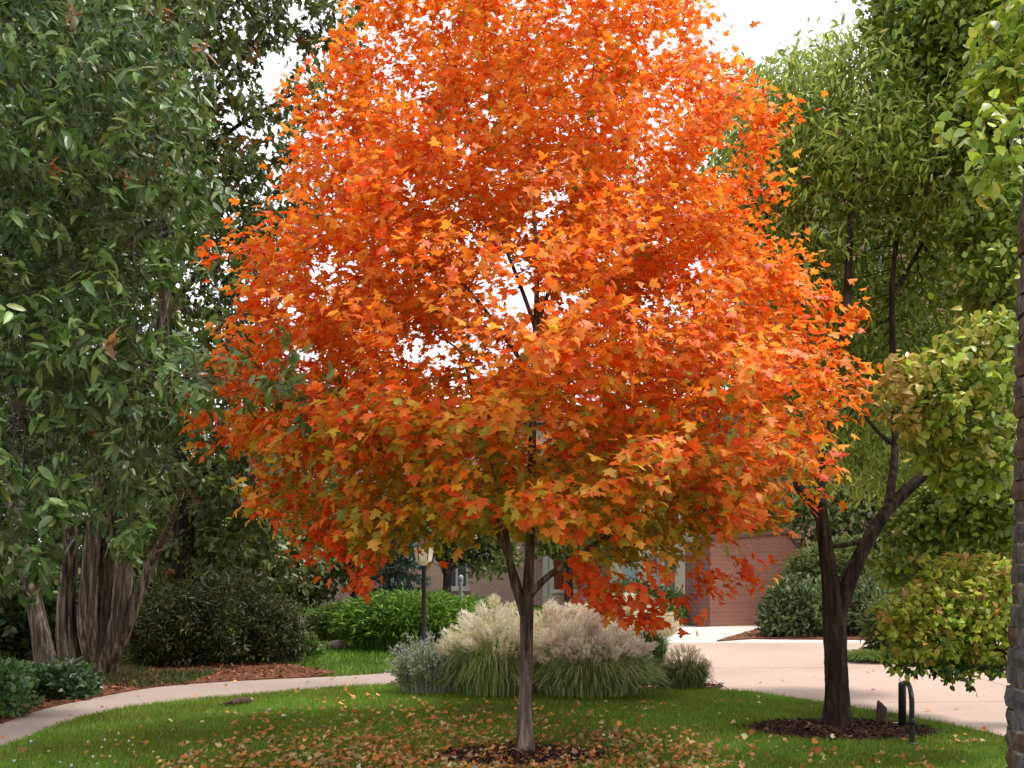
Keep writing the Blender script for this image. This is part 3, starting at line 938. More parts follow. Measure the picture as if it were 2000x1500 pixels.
# angled brown entrance wall at the plaza's far end
ew = empty('entrance_wall', tuple(gnd(1460, 1224)), 'red brown wing wall with sloping right end beyond the plaza', 'wall')
a0, a1, a2 = gnd(1386, 1226), gnd(1590, 1221), gnd(1362, 1223)
wl = a1 - a0; L = np.linalg.norm(wl); wd = wl / L; wnv = np.array([-wd[1], wd[0], 0])
def wpt(s, t, z): p = a0 + wd * s + wnv * t; return (p[0], p[1], z)
prof = [(0, 0), (L, 0), (L, 1.35), (L - 0.75, 2.16), (0, 2.02)]
V = [wpt(s, 0, z) for s, z in prof] + [wpt(s, 0.5, z) for s, z in prof]
poly_obj('wall', V, [(0, 1, 2, 3, 4), (9, 8, 7, 6, 5)] + [(i, i + 5, (i + 1) % 5 + 5, (i + 1) % 5) for i in range(5)], M['brick_brown'], ew)
V = []
for s, t in [(-0.31, -0.05), (-0.02, -0.02), (-0.02, 0.6), (-0.31, 0.6)]:
    V += [wpt(s, t, 0.0)]
for s, t in [(-0.31, -0.05), (-0.02, -0.02), (-0.02, 0.6), (-0.31, 0.6)]:
    V += [wpt(s, t, 1.98)]
poly_obj('end_pier', V, [(3, 2, 1, 0), (4, 5, 6, 7), (0, 1, 5, 4), (1, 2, 6, 5), (2, 3, 7, 6), (3, 0, 4, 7)], M['brick_dark'], ew)
V = []
for s, z in [(L - 0.76, 2.17), (L + 0.02, 1.33)]:
    V += [wpt(s, -0.06, z), wpt(s, 0.56, z), wpt(s, 0.56, z + 0.09), wpt(s, -0.06, z + 0.09)]
V += [wpt(-0.0, -0.06, 2.025), wpt(-0.0, 0.56, 2.025), wpt(-0.0, 0.56, 2.11), wpt(-0.0, -0.06, 2.11)]
poly_obj('coping', V, [(0, 3, 7, 4), (3, 2, 6, 7), (1, 5, 6, 2), (0, 4, 5, 1), (4, 7, 6, 5), (8, 11, 3, 0), (11, 10, 2, 3), (10, 9, 1, 2), (9, 8, 0, 1), (8, 9, 10, 11)], M['brick_dark'], ew)

# ---------------------------------------------------------------- tree: orange maple
def maple():
    bx, by, _ = MAPLE_BASE
    root = empty('maple_tree', MAPLE_BASE, 'bright orange maple with a slim grey trunk in the middle of the lawn', 'tree')
    def tp(px, py, dy=0.0):
        return at(px, py, by + dy)
    prof_z = [0.95, 1.25, 1.5, 1.80, 2.13, 2.5, 2.83, 3.45, 4.02, 4.43, 5.0, 5.42, 6.07, 6.5, 6.75]
    prof_r = [0.0, 0.3, 1.0, 1.80, 2.18, 2.40, 2.46, 2.20, 1.99, 1.86, 1.72, 1.58, 1.30, 0.92, 0.35]
    def renv(z): return np.interp(z, prof_z, prof_r, left=0, right=0)
    n = 26000
    x = R.uniform(-2.7, 2.7, n); yv = R.uniform(-2.7, 2.7, n); z = R.uniform(1.1, 6.75, n)
    th = np.arctan2(yv, x)
    lump = 1 + 0.07 * np.sin(3 * th + 2.1 * z) + 0.06 * np.sin(5 * th - 3.3 * z + 1)
    rr = np.hypot(x, yv) / (renv(z) * lump + 1e-6)
    low_open = np.where(z < 1.9, 0.62, 0.28)
    ok = (rr < 1.0) & (rr > low_open * R.uniform(0.3, 1.1, n))
    ok &= R.random(n) < np.clip(0.36 + 0.9 * rr ** 1.5, 0, 1)
    # boughs end in tiers: fewer clumps in the bands between tiers
    ok &= (np.sin(z * 7.5 + 1.4 * np.sin(2 * th) + 0.9 * np.sin(3 * th + 1)) > -0.45) | (R.random(n) < 0.3)
    ok &= ~((z < 1.35) & ((x < -0.2) | (R.random(n) < 0.5)))
    C = np.stack([x, yv, z], 1)[ok]
    C = C + np.array([bx + 0.03, by, 0])
    # the open middle of the crown, where the sky shows past the limbs
    u = 1000 + F_PX * C[:, 0] / C[:, 1]; v = HOR - F_PX * (C[:, 2] - CAM_Z) / C[:, 1]
    for cx, cy, ex, ey, pr in [(1000, 550, 90, 85, .8), (955, 690, 95, 45, .85), (840, 690, 60, 40, .7), (1045, 880, 45, 60, .9), (1050, 430, 35, 45, .6), (985, 820, 60, 40, .5), (1400, 830, 90, 40, .6), (930, 925, 45, 45, .6), (1025, 1110, 175, 85, 1.0), (800, 1100, 110, 50, .6), (1560, 880, 80, 30, .5), (680, 560, 60, 30, .4), (800, 650, 60, 30, .5), (1460, 960, 70, 40, .5), (870, 1090, 70, 45, .55)]:
        hit = ((u - cx) / ex) ** 2 + ((v - cy) / ey) ** 2 < 1
        C = C[~(hit & (R.random(len(C)) < pr))]
        u = 1000 + F_PX * C[:, 0] / C[:, 1]; v = HOR - F_PX * (C[:, 2] - CAM_Z) / C[:, 1]
    C = C[~((C[:, 0] < bx - 2.05) & (C[:, 2] < 2.6)) & ~((C[:, 1] < by) & (C[:, 2] < 1.68)) & ~((C[:, 2] < 1.75) & (np.hypot(C[:, 0] - bx, C[:, 1] - by) < 0.8))]
    C = spaced(C, 0.205, 1150)
    # hanging lower tips of the near boughs
    extra = np.array([at(680, 1115, 7.0), at(620, 1075, 7.2), at(720, 1135, 6.9), at(1165, 1150, 6.6), at(1130, 1130, 6.7), at(1190, 1175, 6.6), at(1300, 1195, 6.9), at(1270, 1180, 7.0), at(1400, 1130, 7.0), at(1470, 1120, 7.2), at(600, 1010, 6.9), at(1600, 960, 7.6), at(1660, 790, 7.8), at(1610, 880, 7.3), at(430, 870, 7.7), at(450, 640, 7.8), at(455, 505, 7.9), at(1000, 1000, 5.9), at(1080, 985, 5.8), at(930, 985, 5.9), at(1040, 960, 5.7)])
    C = np.concatenate([C, extra])
    A = clump_points(C, 5, 0.12, 0.35)
    sk = [
        ([tp(1025, 1482), tp(1027, 1400), tp(1028, 1300), tp(1028, 1200), tp(1033, 1100, .02), tp(1037, 1000, .03), tp(1040, 860, .03), tp(1043, 720, 0), tp(1046, 640, 0)], [0.0681, 0.0533, 0.0503, 0.0518, 0.0385, 0.0348, 0.0296, 0.0252, 0.0222]),
        ([tp(1026, 1200), tp(1005, 1150, -.03), tp(990, 1060, -.1), tp(975, 950, -.2), tp(930, 800, -.35), tp(905, 690, -.5)], [0.0429, 0.0355, 0.0296, 0.0252, 0.0192, 0.0133]),
        ([tp(1034, 1165), tp(1060, 1130, -.06), tp(1105, 1102, -.15), tp(1190, 1045, -.3), tp(1290, 985, -.5), tp(1400, 930, -.7)], [0.0333, 0.0266, 0.0237, 0.0200, 0.0155, 0.0104]),
        ([tp(1040, 940), tp(1075, 895, .15), tp(1130, 850, .35), tp(1230, 760, .7), tp(1330, 660, .9)], [0.0266, 0.0237, 0.0207, 0.0163, 0.0104]),
        ([tp(1028, 1210), tp(1010, 1130, .12), tp(960, 1010, .4), tp(860, 900, .8), tp(760, 800, 1.1)], [0.0370, 0.0266, 0.0222, 0.0163, 0.0104]),
        ([tp(985, 1030, -.13), tp(920, 960, -.3), tp(800, 900, -.55), tp(680, 860, -.7), tp(580, 830, -.7)], [0.0252, 0.0192, 0.0148, 0.0111, 0.0074]),
        ([tp(1038, 1010, .03), tp(1040, 960, -.3), tp(1020, 930, -.8), tp(1000, 900, -1.3)], [0.0207, 0.0163, 0.0118, 0.0074]),
        ([tp(1046, 640), tp(1090, 520, .1), tp(1120, 380, .25), tp(1150, 220, .3), tp(1165, 80, .3)], [0.0207, 0.0163, 0.0126, 0.0089, 0.0059]),
        ([tp(1046, 640), tp(1010, 540, -.15), tp(960, 420, -.3), tp(930, 290, -.3), tp(900, 150, -.3)], [0.0192, 0.0155, 0.0118, 0.0081, 0.0052]),
        ([tp(1046, 640), tp(1050, 520, 0), tp(1040, 380, .05), tp(1030, 220, 0), tp(1020, 40, 0)], [0.0222, 0.0178, 0.0133, 0.0089, 0.0059]),
        ([tp(1043, 700), tp(1120, 620, .1), tp(1220, 520, .2), tp(1320, 400, .2), tp(1380, 270, .1)], [0.0192, 0.0155, 0.0118, 0.0089, 0.0059]),
        ([tp(1042, 740), tp(960, 620, .1), tp(860, 500, .2), tp(770, 400, .15), tp(700, 280, .1)], [0.0192, 0.0155, 0.0118, 0.0089, 0.0059]),
    ]
    PA, par, rad, n0 = grow(sk, A, 0.085, 0.7, 0.10, 120, (0, 0, 0.05))
    r = pipe(par, rad, n0, 0.0024, 2.5)
    # root flare and a slight twist of sinewy ribs
    def flute(th, z):
        fl = 1 + np.exp(-z / 0.10) * (0.55 + 0.35 * np.cos(4 * th + 0.6))
        return fl * (1 + 0.07 * np.sin(3 * th + 2.6 * z) + 0.04 * np.sin(7 * th - 3.5 * z))
    branches(root, PA, par, r, M['maple_bark'], 16, 28, flute)
    P, D = sprays(PA, par, r, 0.0075, 5, 0.06, n0)
    P2, D2 = sprays(PA, par, r, 0.0075, 3, 0.085, n0)
    k2 = (P2[:, 2] > 3.3) | (R.random(len(P2)) < 0.35)
    P, D = np.concatenate([P, P2[k2]]), np.concatenate([D, D2[k2]])
    keep = (R.random(len(P)) < 0.97) & ~((P[:, 2] < 1.80) & (np.hypot(P[:, 0] - bx, P[:, 1] - by) < 0.62))
    # the open middle of the crown, round the leader and its forks
    u, v = 1000 + F_PX * P[:, 0] / P[:, 1], HOR - F_PX * (P[:, 2] - CAM_Z) / P[:, 1]
    for cx, cy, ex, ey, pr in [(1000, 560, 85, 75, .6), (950, 690, 95, 40, .72), (850, 700, 55, 35, .6), (1045, 880, 40, 55, .8), (1050, 440, 30, 45, .6), (985, 830, 55, 30, .5), (1400, 830, 80, 30, .6), (940, 930, 40, 40, .6), (790, 660, 50, 22, .5), (1120, 590, 45, 35, .4), (1000, 20, 30, 60, .5), (1560, 880, 70, 20, .5), (1300, 640, 40, 22, .4), (870, 560, 35, 35, .4)]:
        keep &= ~((((u - cx) / ex) ** 2 + ((v - cy) / ey) ** 2 < R.uniform(.4, 1.2, len(P))) & (R.random(len(P)) < pr * .62))
    P, D = P[keep], D[keep]
    c0 = np.array([bx, by, 0])
    rad_v = P - c0; rad_v[:, 2] = 0
    rl = np.linalg.norm(rad_v, axis=1)
    o = rad_v / np.maximum(rl[:, None], 1e-6)
    n = len(P)
    hz = np.clip((P[:, 2] - 1.6) / 2.2, 0, 1)[:, None]
    T = 0.6 * o + 0.5 * D + R.normal(0, 0.5, (n, 3)) * np.array([1, 1, .7]) + np.array([0, 0, -1.0]) * (0.55 - 0.33 * hz)
    Nn = np.array([0, 0, 1.0]) + (0.6 - 0.35 * hz) * o + R.normal(0, 0.36, (n, 3))
    S = R.uniform(0.054, 0.100, n) * np.interp(P[:, 2], [2.4, 4.6], [1.0, 0.76])
    # leaf colour by how much sun the leaf gets through the season: outer red-orange, inner olive
    q = rl / np.maximum(renv(P[:, 2]), 0.3)
    C = palette_cols(n, [(0.86, 0.23, 0.022), (0.88, 0.31, 0.03), (0.82, 0.165, 0.016), (0.86, 0.41, 0.05)], [4, 3.4, 1.8, 1.4], 0.09)
    red = palette_cols(n, [(0.80, 0.10, 0.014), (0.84, 0.15, 0.018)], [2, 1.4], 0.10)
    olive = palette_cols(n, [(0.66, 0.43, 0.04), (0.42, 0.37, 0.04), (0.68, 0.37, 0.032), (0.27, 0.30, 0.034)], [3, 2.4, 3, 1.2], 0.14)
    low = np.clip((2.9 - P[:, 2]) / 1.3, 0, 1)
    patch = 0.5 + 0.5 * np.sin(2.3 * P[:, 0] + 1.7 * P[:, 2]) * np.sin(2.1 * P[:, 1] - 1.9 * P[:, 2] + 0.6)
    p_ol = np.clip(low * (1.3 - q) * 1.7 + 0.18 * (q < 0.55) + 0.14 * low * patch, 0, 0.92)
    p_red = np.clip(0.12 + 0.30 * low + 0.22 * np.clip(-P[:, 0] / 2.2, 0, 1) + 0.2 * (patch - 0.5), 0, 0.8)
    u1, u2 = R.random(n), R.random(n)
    C = np.where((u2 < p_red)[:, None], red, C)
    C = np.where((u1 < p_ol)[:, None], olive, C)
    # red tipped lower boughs
    for tip in extra[:11]:
        near = (np.linalg.norm(P - tip, axis=1) < 0.24) & (R.random(n) < 0.85)
        C[near] = red[near]
    foliage(root, MAPLE, P, T, Nn, S, C, M['maple_leaf'], 300, curl=(0.16, 0.26), fold=(-0.10, 0.36))
    print('maple leaves', n, 'nodes', len(PA))
maple()

# ---------------------------------------------------------------- the other trees
def rosettes(PA, par, r, n0, thr, k, step_back, spread):
    """whorls of leaves at the twig tips and along the last twigs"""
    kids = np.bincount(par[par >= 0], minlength=len(PA))
    tw = np.where((r < thr) & (np.arange(len(PA)) >= n0))[0]
    tip = kids[tw] == 0
    keep = tip | (R.random(len(tw)) < step_back)
    tw = tw[keep]
    ax = unit(PA[tw] - PA[par[tw]])
    cnt = R.integers(k[0], k[1] + 1, len(tw))
    i = np.repeat(np.arange(len(tw)), cnt)
    n = len(i)
    return PA[tw][i] + R.normal(size=(n, 3)) * spread, ax[i], i

def generic_tree(name, base, label, skel, blobs, mat_bark, tpl, mat_leaf, pal, wts, size, n_clump, dmin, k=(5, 8), style='rosette', step=0.14, di=0.9, dk=0.16, clump=(4, 0.16, 0.5),
                 thr=0.008, n_single=300, n_major=8, shell=0.0, droop=0.5, flute=None, accept=None, per_back=0.4, cat='tree', spread=0.03, jit=0.16, tropism=(0, 0, 0.03), r0=0.003, cfun=None, trunk_sides=20, sizefun=None, extra=None, cloud=None):
    root = empty(name, base, label, cat)
    C = in_blobs(blobs, n_clump * 6, shell)
    if accept is not None: C = C[accept(C)]
    C = spaced(C, dmin, n_clump)
    if extra is not None: C = np.concatenate([C, extra])
    A = clump_points(C, *clump)
    PA, par, rad, n0 = grow(skel, A, step, di, dk, 110, tropism)
    r = pipe(par, rad, n0, r0, 2.5)
    branches(root, PA, par, r, mat_bark, n_major, trunk_sides, flute)
    P, ax, wi = rosettes(PA, par, r, n0, thr, k, per_back, spread)
    if cloud is not None:                       # leafy sprays filling each clump round its twigs
        m, sg = cloud
        cc = np.repeat(C, m, 0)
        P2 = cc + R.normal(size=cc.shape) * sg * np.array([1, 1, .75])
        ax2 = unit(P2 - cc + R.normal(0, .05, cc.shape))
        P, ax, wi = np.concatenate([P, P2]), np.concatenate([ax, ax2]), np.concatenate([wi, wi.max() + 1 + np.repeat(np.arange(len(C)), m)])
    n = len(P)
    if style == 'rosette':
        rnd = unit(R.normal(size=(n, 3)))
        perp = unit(rnd - (rnd * ax).sum(1, keepdims=True) * ax)
        T = perp * 1.0 + ax * R.uniform(0.1, 0.7, (n, 1)) + np.array([0, 0, -droop]) * R.uniform(0.4, 1.4, (n, 1))
        Nn = ax * 0.6 + np.array([0, -0.2, 0.9]) + R.normal(0, 0.35, (n, 3))
    elif style == 'hang':
        out = ax.copy(); out[:, 2] *= 0.3
        T = 0.5 * out + R.normal(0, 0.45, (n, 3)) + np.array([0, 0, -droop])
        Nn = np.array([0, -0.35, 0.7]) + 0.4 * out + R.normal(0, 0.5, (n, 3))
    else:
        T = ax * 0.5 + R.normal(0, 0.7, (n, 3)) + np.array([0, 0, -droop])
        Nn = np.array([0, -0.2, 1.0]) + R.normal(0, 0.55, (n, 3))
    S = R.uniform(size[0], size[1], n)
    if sizefun is not None: S = S * sizefun(P)
    Cc = palette_cols(n, pal, wts, jit)
    Cc = np.clip(Cc * np.exp(R.normal(0, .17, wi.max() + 1))[wi][:, None], .004, .9)
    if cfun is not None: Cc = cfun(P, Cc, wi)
    foliage(root, tpl, P, T, Nn, S, Cc, mat_leaf, n_single, curl=(0.2, 0.18), fold=(0.2, 0.2))
    print(name, 'leaves', n, 'nodes', len(PA))
    return root

def pxl(P):
    Y = np.maximum(P[:, 1], 0.3)
    return 1000 + F_PX * P[:, 0] / Y, HOR - F_PX * (P[:, 2] - CAM_Z) / Y

def B(px, py, Y, rx, ry, rz, w=1.0):
    return (at(px, py, Y), (rx, ry, rz), w)

# 1 big leaved multi-stemmed tree on the left
def left_tree():
    Y0 = 12.9
    a = lambda px, py, dy=0: at(px, py, Y0 + dy)
    base = gnd(190, 1328)
    sk = [
        ([a(195, 1334), a(195, 1230), a(208, 1100), a(225, 960, -.3), a(220, 800, -.8), a(170, 560, -1.6), a(120, 300, -2.2), a(90, 60, -2.5)], [0.1980, 0.1650, 0.1386, 0.1122, 0.0924, 0.0726, 0.0462, 0.0264]),
        ([a(180, 1325), a(132, 1298, -.1), a(128, 1180, -.1), a(142, 1060, -.2), a(120, 930, -.6), a(60, 700, -1.6), a(10, 480, -2.4)], [0.1452, 0.1320, 0.1056, 0.0858, 0.0660, 0.0462, 0.0198]),
        ([a(195, 1320), a(168, 1230, -.25), a(178, 1080, -.3), a(195, 900, -.5), a(200, 620, -1.3), a(230, 350, -1.2), a(250, 120, -1)], [0.1320, 0.1188, 0.0924, 0.0726, 0.0528, 0.0396, 0.0198]),
        ([a(195, 1325), a(228, 1240, -.15), a(248, 1110, -.1), a(232, 960, -.3), a(280, 760, -.6), a(330, 560, -.8), a(340, 300, -.5)], [0.1320, 0.1122, 0.0858, 0.0660, 0.0528, 0.0396, 0.0198]),
        ([a(212, 1300), a(245, 1230, -.12), a(266, 1170, -.1), a(300, 1085, -.1), a(340, 1010, -.6), a(370, 900, -1.6)], [0.1056, 0.0858, 0.0726, 0.0528, 0.0396, 0.0198]),
        ([a(200, 860, -.7), a(230, 800, -2), a(290, 760, -3.8), at(370, 735, 7.2)], [0.0330, 0.0264, 0.0198, 0.0092]),
        ([a(150, 980, -.6), a(100, 900, -2.2), a(60, 850, -3.6), at(40, 800, 8.0)], [0.0462, 0.0330, 0.0198, 0.0079]),
    ]
    blobs = [B(130, 120, 10.0, 2.3, 1.8, 1.4), B(60, 420, 9.3, 2.0, 1.7, 1.3), B(170, 500, 9.6, 1.7, 1.6, 1.3), B(90, 720, 8.8, 1.7, 1.4, 1.0), B(230, 760, 9.4, 1.2, 1.2, 0.8),
             B(60, 960, 8.4, 1.1, 1.0, 0.75), B(-80, 1080, 8.6, 0.8, 0.9, 0.6), B(330, 700, 7.6, 0.45, 0.6, 0.30), B(460, 735, 6.2, 0.30, 0.26, 0.16, 2.2), B(545, 750, 5.9, 0.20, 0.22, 0.16, 2.5), B(330, 420, 9.2, 0.5, 0.9, 0.6), B(330, 960, 9.5, 0.3, 0.5, 0.3), B(190, 1000, 11.0, .7, .5, .5), B(300, 900, 10.0, .5, .5, .4), B(420, 720, 6.5, 0.25, 0.25, 0.14, 1.5), B(120, 270, 8.4, 1.2, 0.7, 0.8)]
    def acc(C):
        u, v = pxl(C)
        k = ~((u > 95) & (u < 300) & (v > 985) & (R.random(len(C)) < .93)) & ~((u > 300) & (v > 830)) & (v < 1150)
        x_, y_, z_ = C[:, 0], C[:, 1], C[:, 2]
        k &= (np.sin(3.3 * x_ + 1.2 * z_) * np.sin(3.0 * z_ + 0.9 * y_ + .5) + .5 * np.sin(5.1 * x_ - 4.3 * z_ + y_) > -0.38) | (R.random(len(C)) < .12)
        k &= ~((u > 265) & (u < 560) & (v > 520) & (v < 660)) & ~((u > 400) & (v < 660)) & ~((u > 330) & (v < 380) & (R.random(len(C)) < 0.5))
        return k
    def cf(P, C, wi):
        dead = (R.random(wi.max() + 1) < 0.012)[wi]
        C[dead] = np.array([0.30, 0.13, 0.045]) * np.exp(R.normal(0, 0.2, (dead.sum(), 1)))
        return C
    def flute(th, z):
        return 1 + np.exp(-z / 0.2) * 0.16 * (1 + np.cos(5 * th)) + 0.07 * np.sin(9 * th + 0.8 * np.sin(2 * z)) + 0.05 * np.sin(17 * th + 1.5 * z)
    t = generic_tree('broadleaf_tree', base, 'large multi-stemmed tree with long pale green leaves filling the left side', sk, blobs, M['grey_bark'], OVATE, M['green_leaf'],
                 [(0.115, 0.18, 0.045), (0.09, 0.15, 0.034), (0.20, 0.275, 0.09), (0.06, 0.11, 0.022), (0.18, 0.20, 0.04)], [4, 4, 2.5, 2.5, 1.0], (0.10, 0.175), 1800, 0.20, (7, 10), 'rosette', 0.15, 1.0, 0.15, (3, 0.13, 0.6),
                 droop=0.55, accept=acc, flute=flute, n_major=8, cfun=cf, per_back=0.45, trunk_sides=34, sizefun=lambda P: np.where(P[:, 1] < 6.9, 0.66, 1.0),
                 extra=np.array([at(380 + 210 * q, 700 + 70 * w + 25 * q, 6.9 - 1.1 * q ** .6 + .3 * w2) for q, w, w2 in R.random((46, 3))]))
left_tree()

# 2 leaning slender trunk at the far left
def leaning_tree():
    Y0 = 13.7
    a = lambda px, py, dy=0: at(px, py, Y0 + dy)
    sk = [([a(92, 1312), a(82, 1250), a(68, 1180), a(45, 1080, .1), a(10, 930, .3), a(-40, 760, .5)], [.165, .13, .115, .10, .07, .03]),
          ([a(45, 1080, .1), a(-40, 1020, .2), a(-140, 980, .3)], [.06, .04, .02]), ([a(68, 1180), a(20, 1130, -.4), a(-60, 1110, -.7)], [.05, .035, .015])]
    blobs = [B(0, 1080, 14.0, 1.3, 0.9, 0.8), B(-100, 900, 14.2, 1.5, 1.2, 1.2), B(40, 1190, 14.8, 0.9, 0.6, 0.5), B(110, 1100, 14.6, .6, .5, .8)]
    generic_tree('small_tree', gnd(92, 1310), 'small leaning tree with a bare slanted trunk left of the multi-stemmed tree', sk, blobs, M['grey_bark'], BROAD, M['green_leaf'],
                 [(0.045, 0.085, 0.02), (0.07, 0.12, 0.03), (0.03, 0.06, 0.015)], [3, 2, 2], (0.09, 0.15), 220, 0.24, (5, 8), 'rosette', 0.15, 1.0, 0.16, (3, .14, .6), n_single=60, n_major=3)
leaning_tree()

# 3 oak behind, with open sky between its boughs
def oak():
    Y0 = 16.0
    a = lambda px, py, dy=0: at(px, py, Y0 + dy)
    sk = [([a(372, 1285), a(365, 1150), a(350, 980), a(335, 780), a(325, 560), a(328, 330), a(335, 120), a(350, -120)], [.27, .22, .19, .16, .13, .10, .06, .03]),
          ([a(326, 320), a(360, 250), a(430, 170), a(500, 80), a(560, -20)], [.07, .055, .04, .025, .012]),
          ([a(326, 400), a(380, 310), a(470, 240), a(560, 190), a(640, 150)], [.06, .045, .032, .022, .01]),
          ([a(330, 600), a(400, 520), a(470, 450), a(530, 400)], [.06, .045, .03, .012]),
          ([a(340, 800), a(410, 720), a(480, 660), a(540, 640)], [.06, .045, .03, .012]),
          ([a(355, 1010), a(420, 1004), a(500, 1003), a(560, 996)], [.06, .045, .035, .02]),
          ([a(350, 980), a(420, 900), a(500, 860), a(560, 840)], [.06, .045, .03, .012]),
          ([a(364, 1130), a(430, 1130), a(500, 1150), a(560, 1175)], [.035, .025, .018, .01]),
          ([a(340, 830), a(300, 700, .6), a(230, 560, 1), a(170, 400, 1.2)], [.07, .05, .035, .015])]
    blobs = [B(590, 20, 15.5, .95, 1.0, .55), B(430, 40, 15.5, 1.1, 1.2, .6), B(520, 215, 15.5, .8, .9, .32), B(400, 240, 15.5, .7, 1., .6), B(530, 330, 15.6, .55, .7, .42), B(450, 440, 15.6, .9, 1.1, .7), B(430, 600, 15.5, .95, 1.2, .8), B(450, 800, 15.6, 1.1, 1.2, .8), B(450, 940, 15.8, 1.25, 1.3, .65),
             B(420, 1080, 16.5, 1.6, 1.0, .65), B(480, 320, 15.3, .6, .8, .4), B(560, 480, 15.6, .35, .6, .5), B(590, 380, 15.6, .3, .5, .4), B(440, 130, 15.4, .5, .7, .3), B(550, 300, 15.6, .4, .5, .3), B(530, 430, 15.4, .5, .7, .45), B(420, 330, 15.3, .6, .8, .5), B(480, 520, 15.5, .7, .8, .5), B(330, 60, 15.2, .7, .8, .6), B(340, 200, 15.2, .7, .8, .6), B(350, 340, 15.2, .7, .8, .6), B(560, 250, 15.2, .4, .5, .3), B(600, 170, 15.3, .4, .5, .25), B(250, 300, 17, 1.2, 1, 2.5), B(250, 900, 17.2, 1.2, 1, 1.6), B(560, 1100, 17.0, .8, .6, .45), B(640, 90, 15.6, .5, .5, .4), B(90, 600, 17.5, 1.5, .8, 3.5), B(80, 150, 17.5, 1.5, .8, 2.5)]
    def acc(C):
        u, v = pxl(C)
        k = v < 1190
        for cx, cy, ex, ey, p in [(490, 160, 60, 30, .8), (600, 70, 40, 35, .5), (430, 250, 60, 40, .7), (590, 260, 40, 60, .6), (560, 120, 50, 30, .7), (515, 250, 40, 40, .55), (570, 340, 25, 40, .7)]:
            k &= ~((((u - cx) / ex) ** 2 + ((v - cy) / ey) ** 2 < 1) & (R.random(len(C)) < p))
        return k
    def cf(P, C, wi):
        dead = (R.random(wi.max() + 1) < 0.05)[wi]
        C[dead] = np.array([0.26, 0.10, 0.03]) * np.exp(R.normal(0, 0.25, (dead.sum(), 1)))
        return C
    generic_tree('oak_tree', gnd(372, 1285), 'dark olive oak with rusty dead sprigs and sky gaps, between left tree and maple', sk, blobs, M['dark_bark'], OAK, M['green_leaf'],
                 [(0.115, 0.14, 0.024), (0.085, 0.11, 0.018), (0.17, 0.185, 0.035), (0.06, 0.085, 0.014)], [4, 4, 2, 2], (0.12, 0.20), 1900, 0.22, (7, 10), 'rosette', 0.16, 1.1, 0.17, (3, .16, .55),
                 n_single=200, n_major=9, accept=acc, cfun=cf, droop=0.4, per_back=0.35, cloud=(6, .14))
oak()

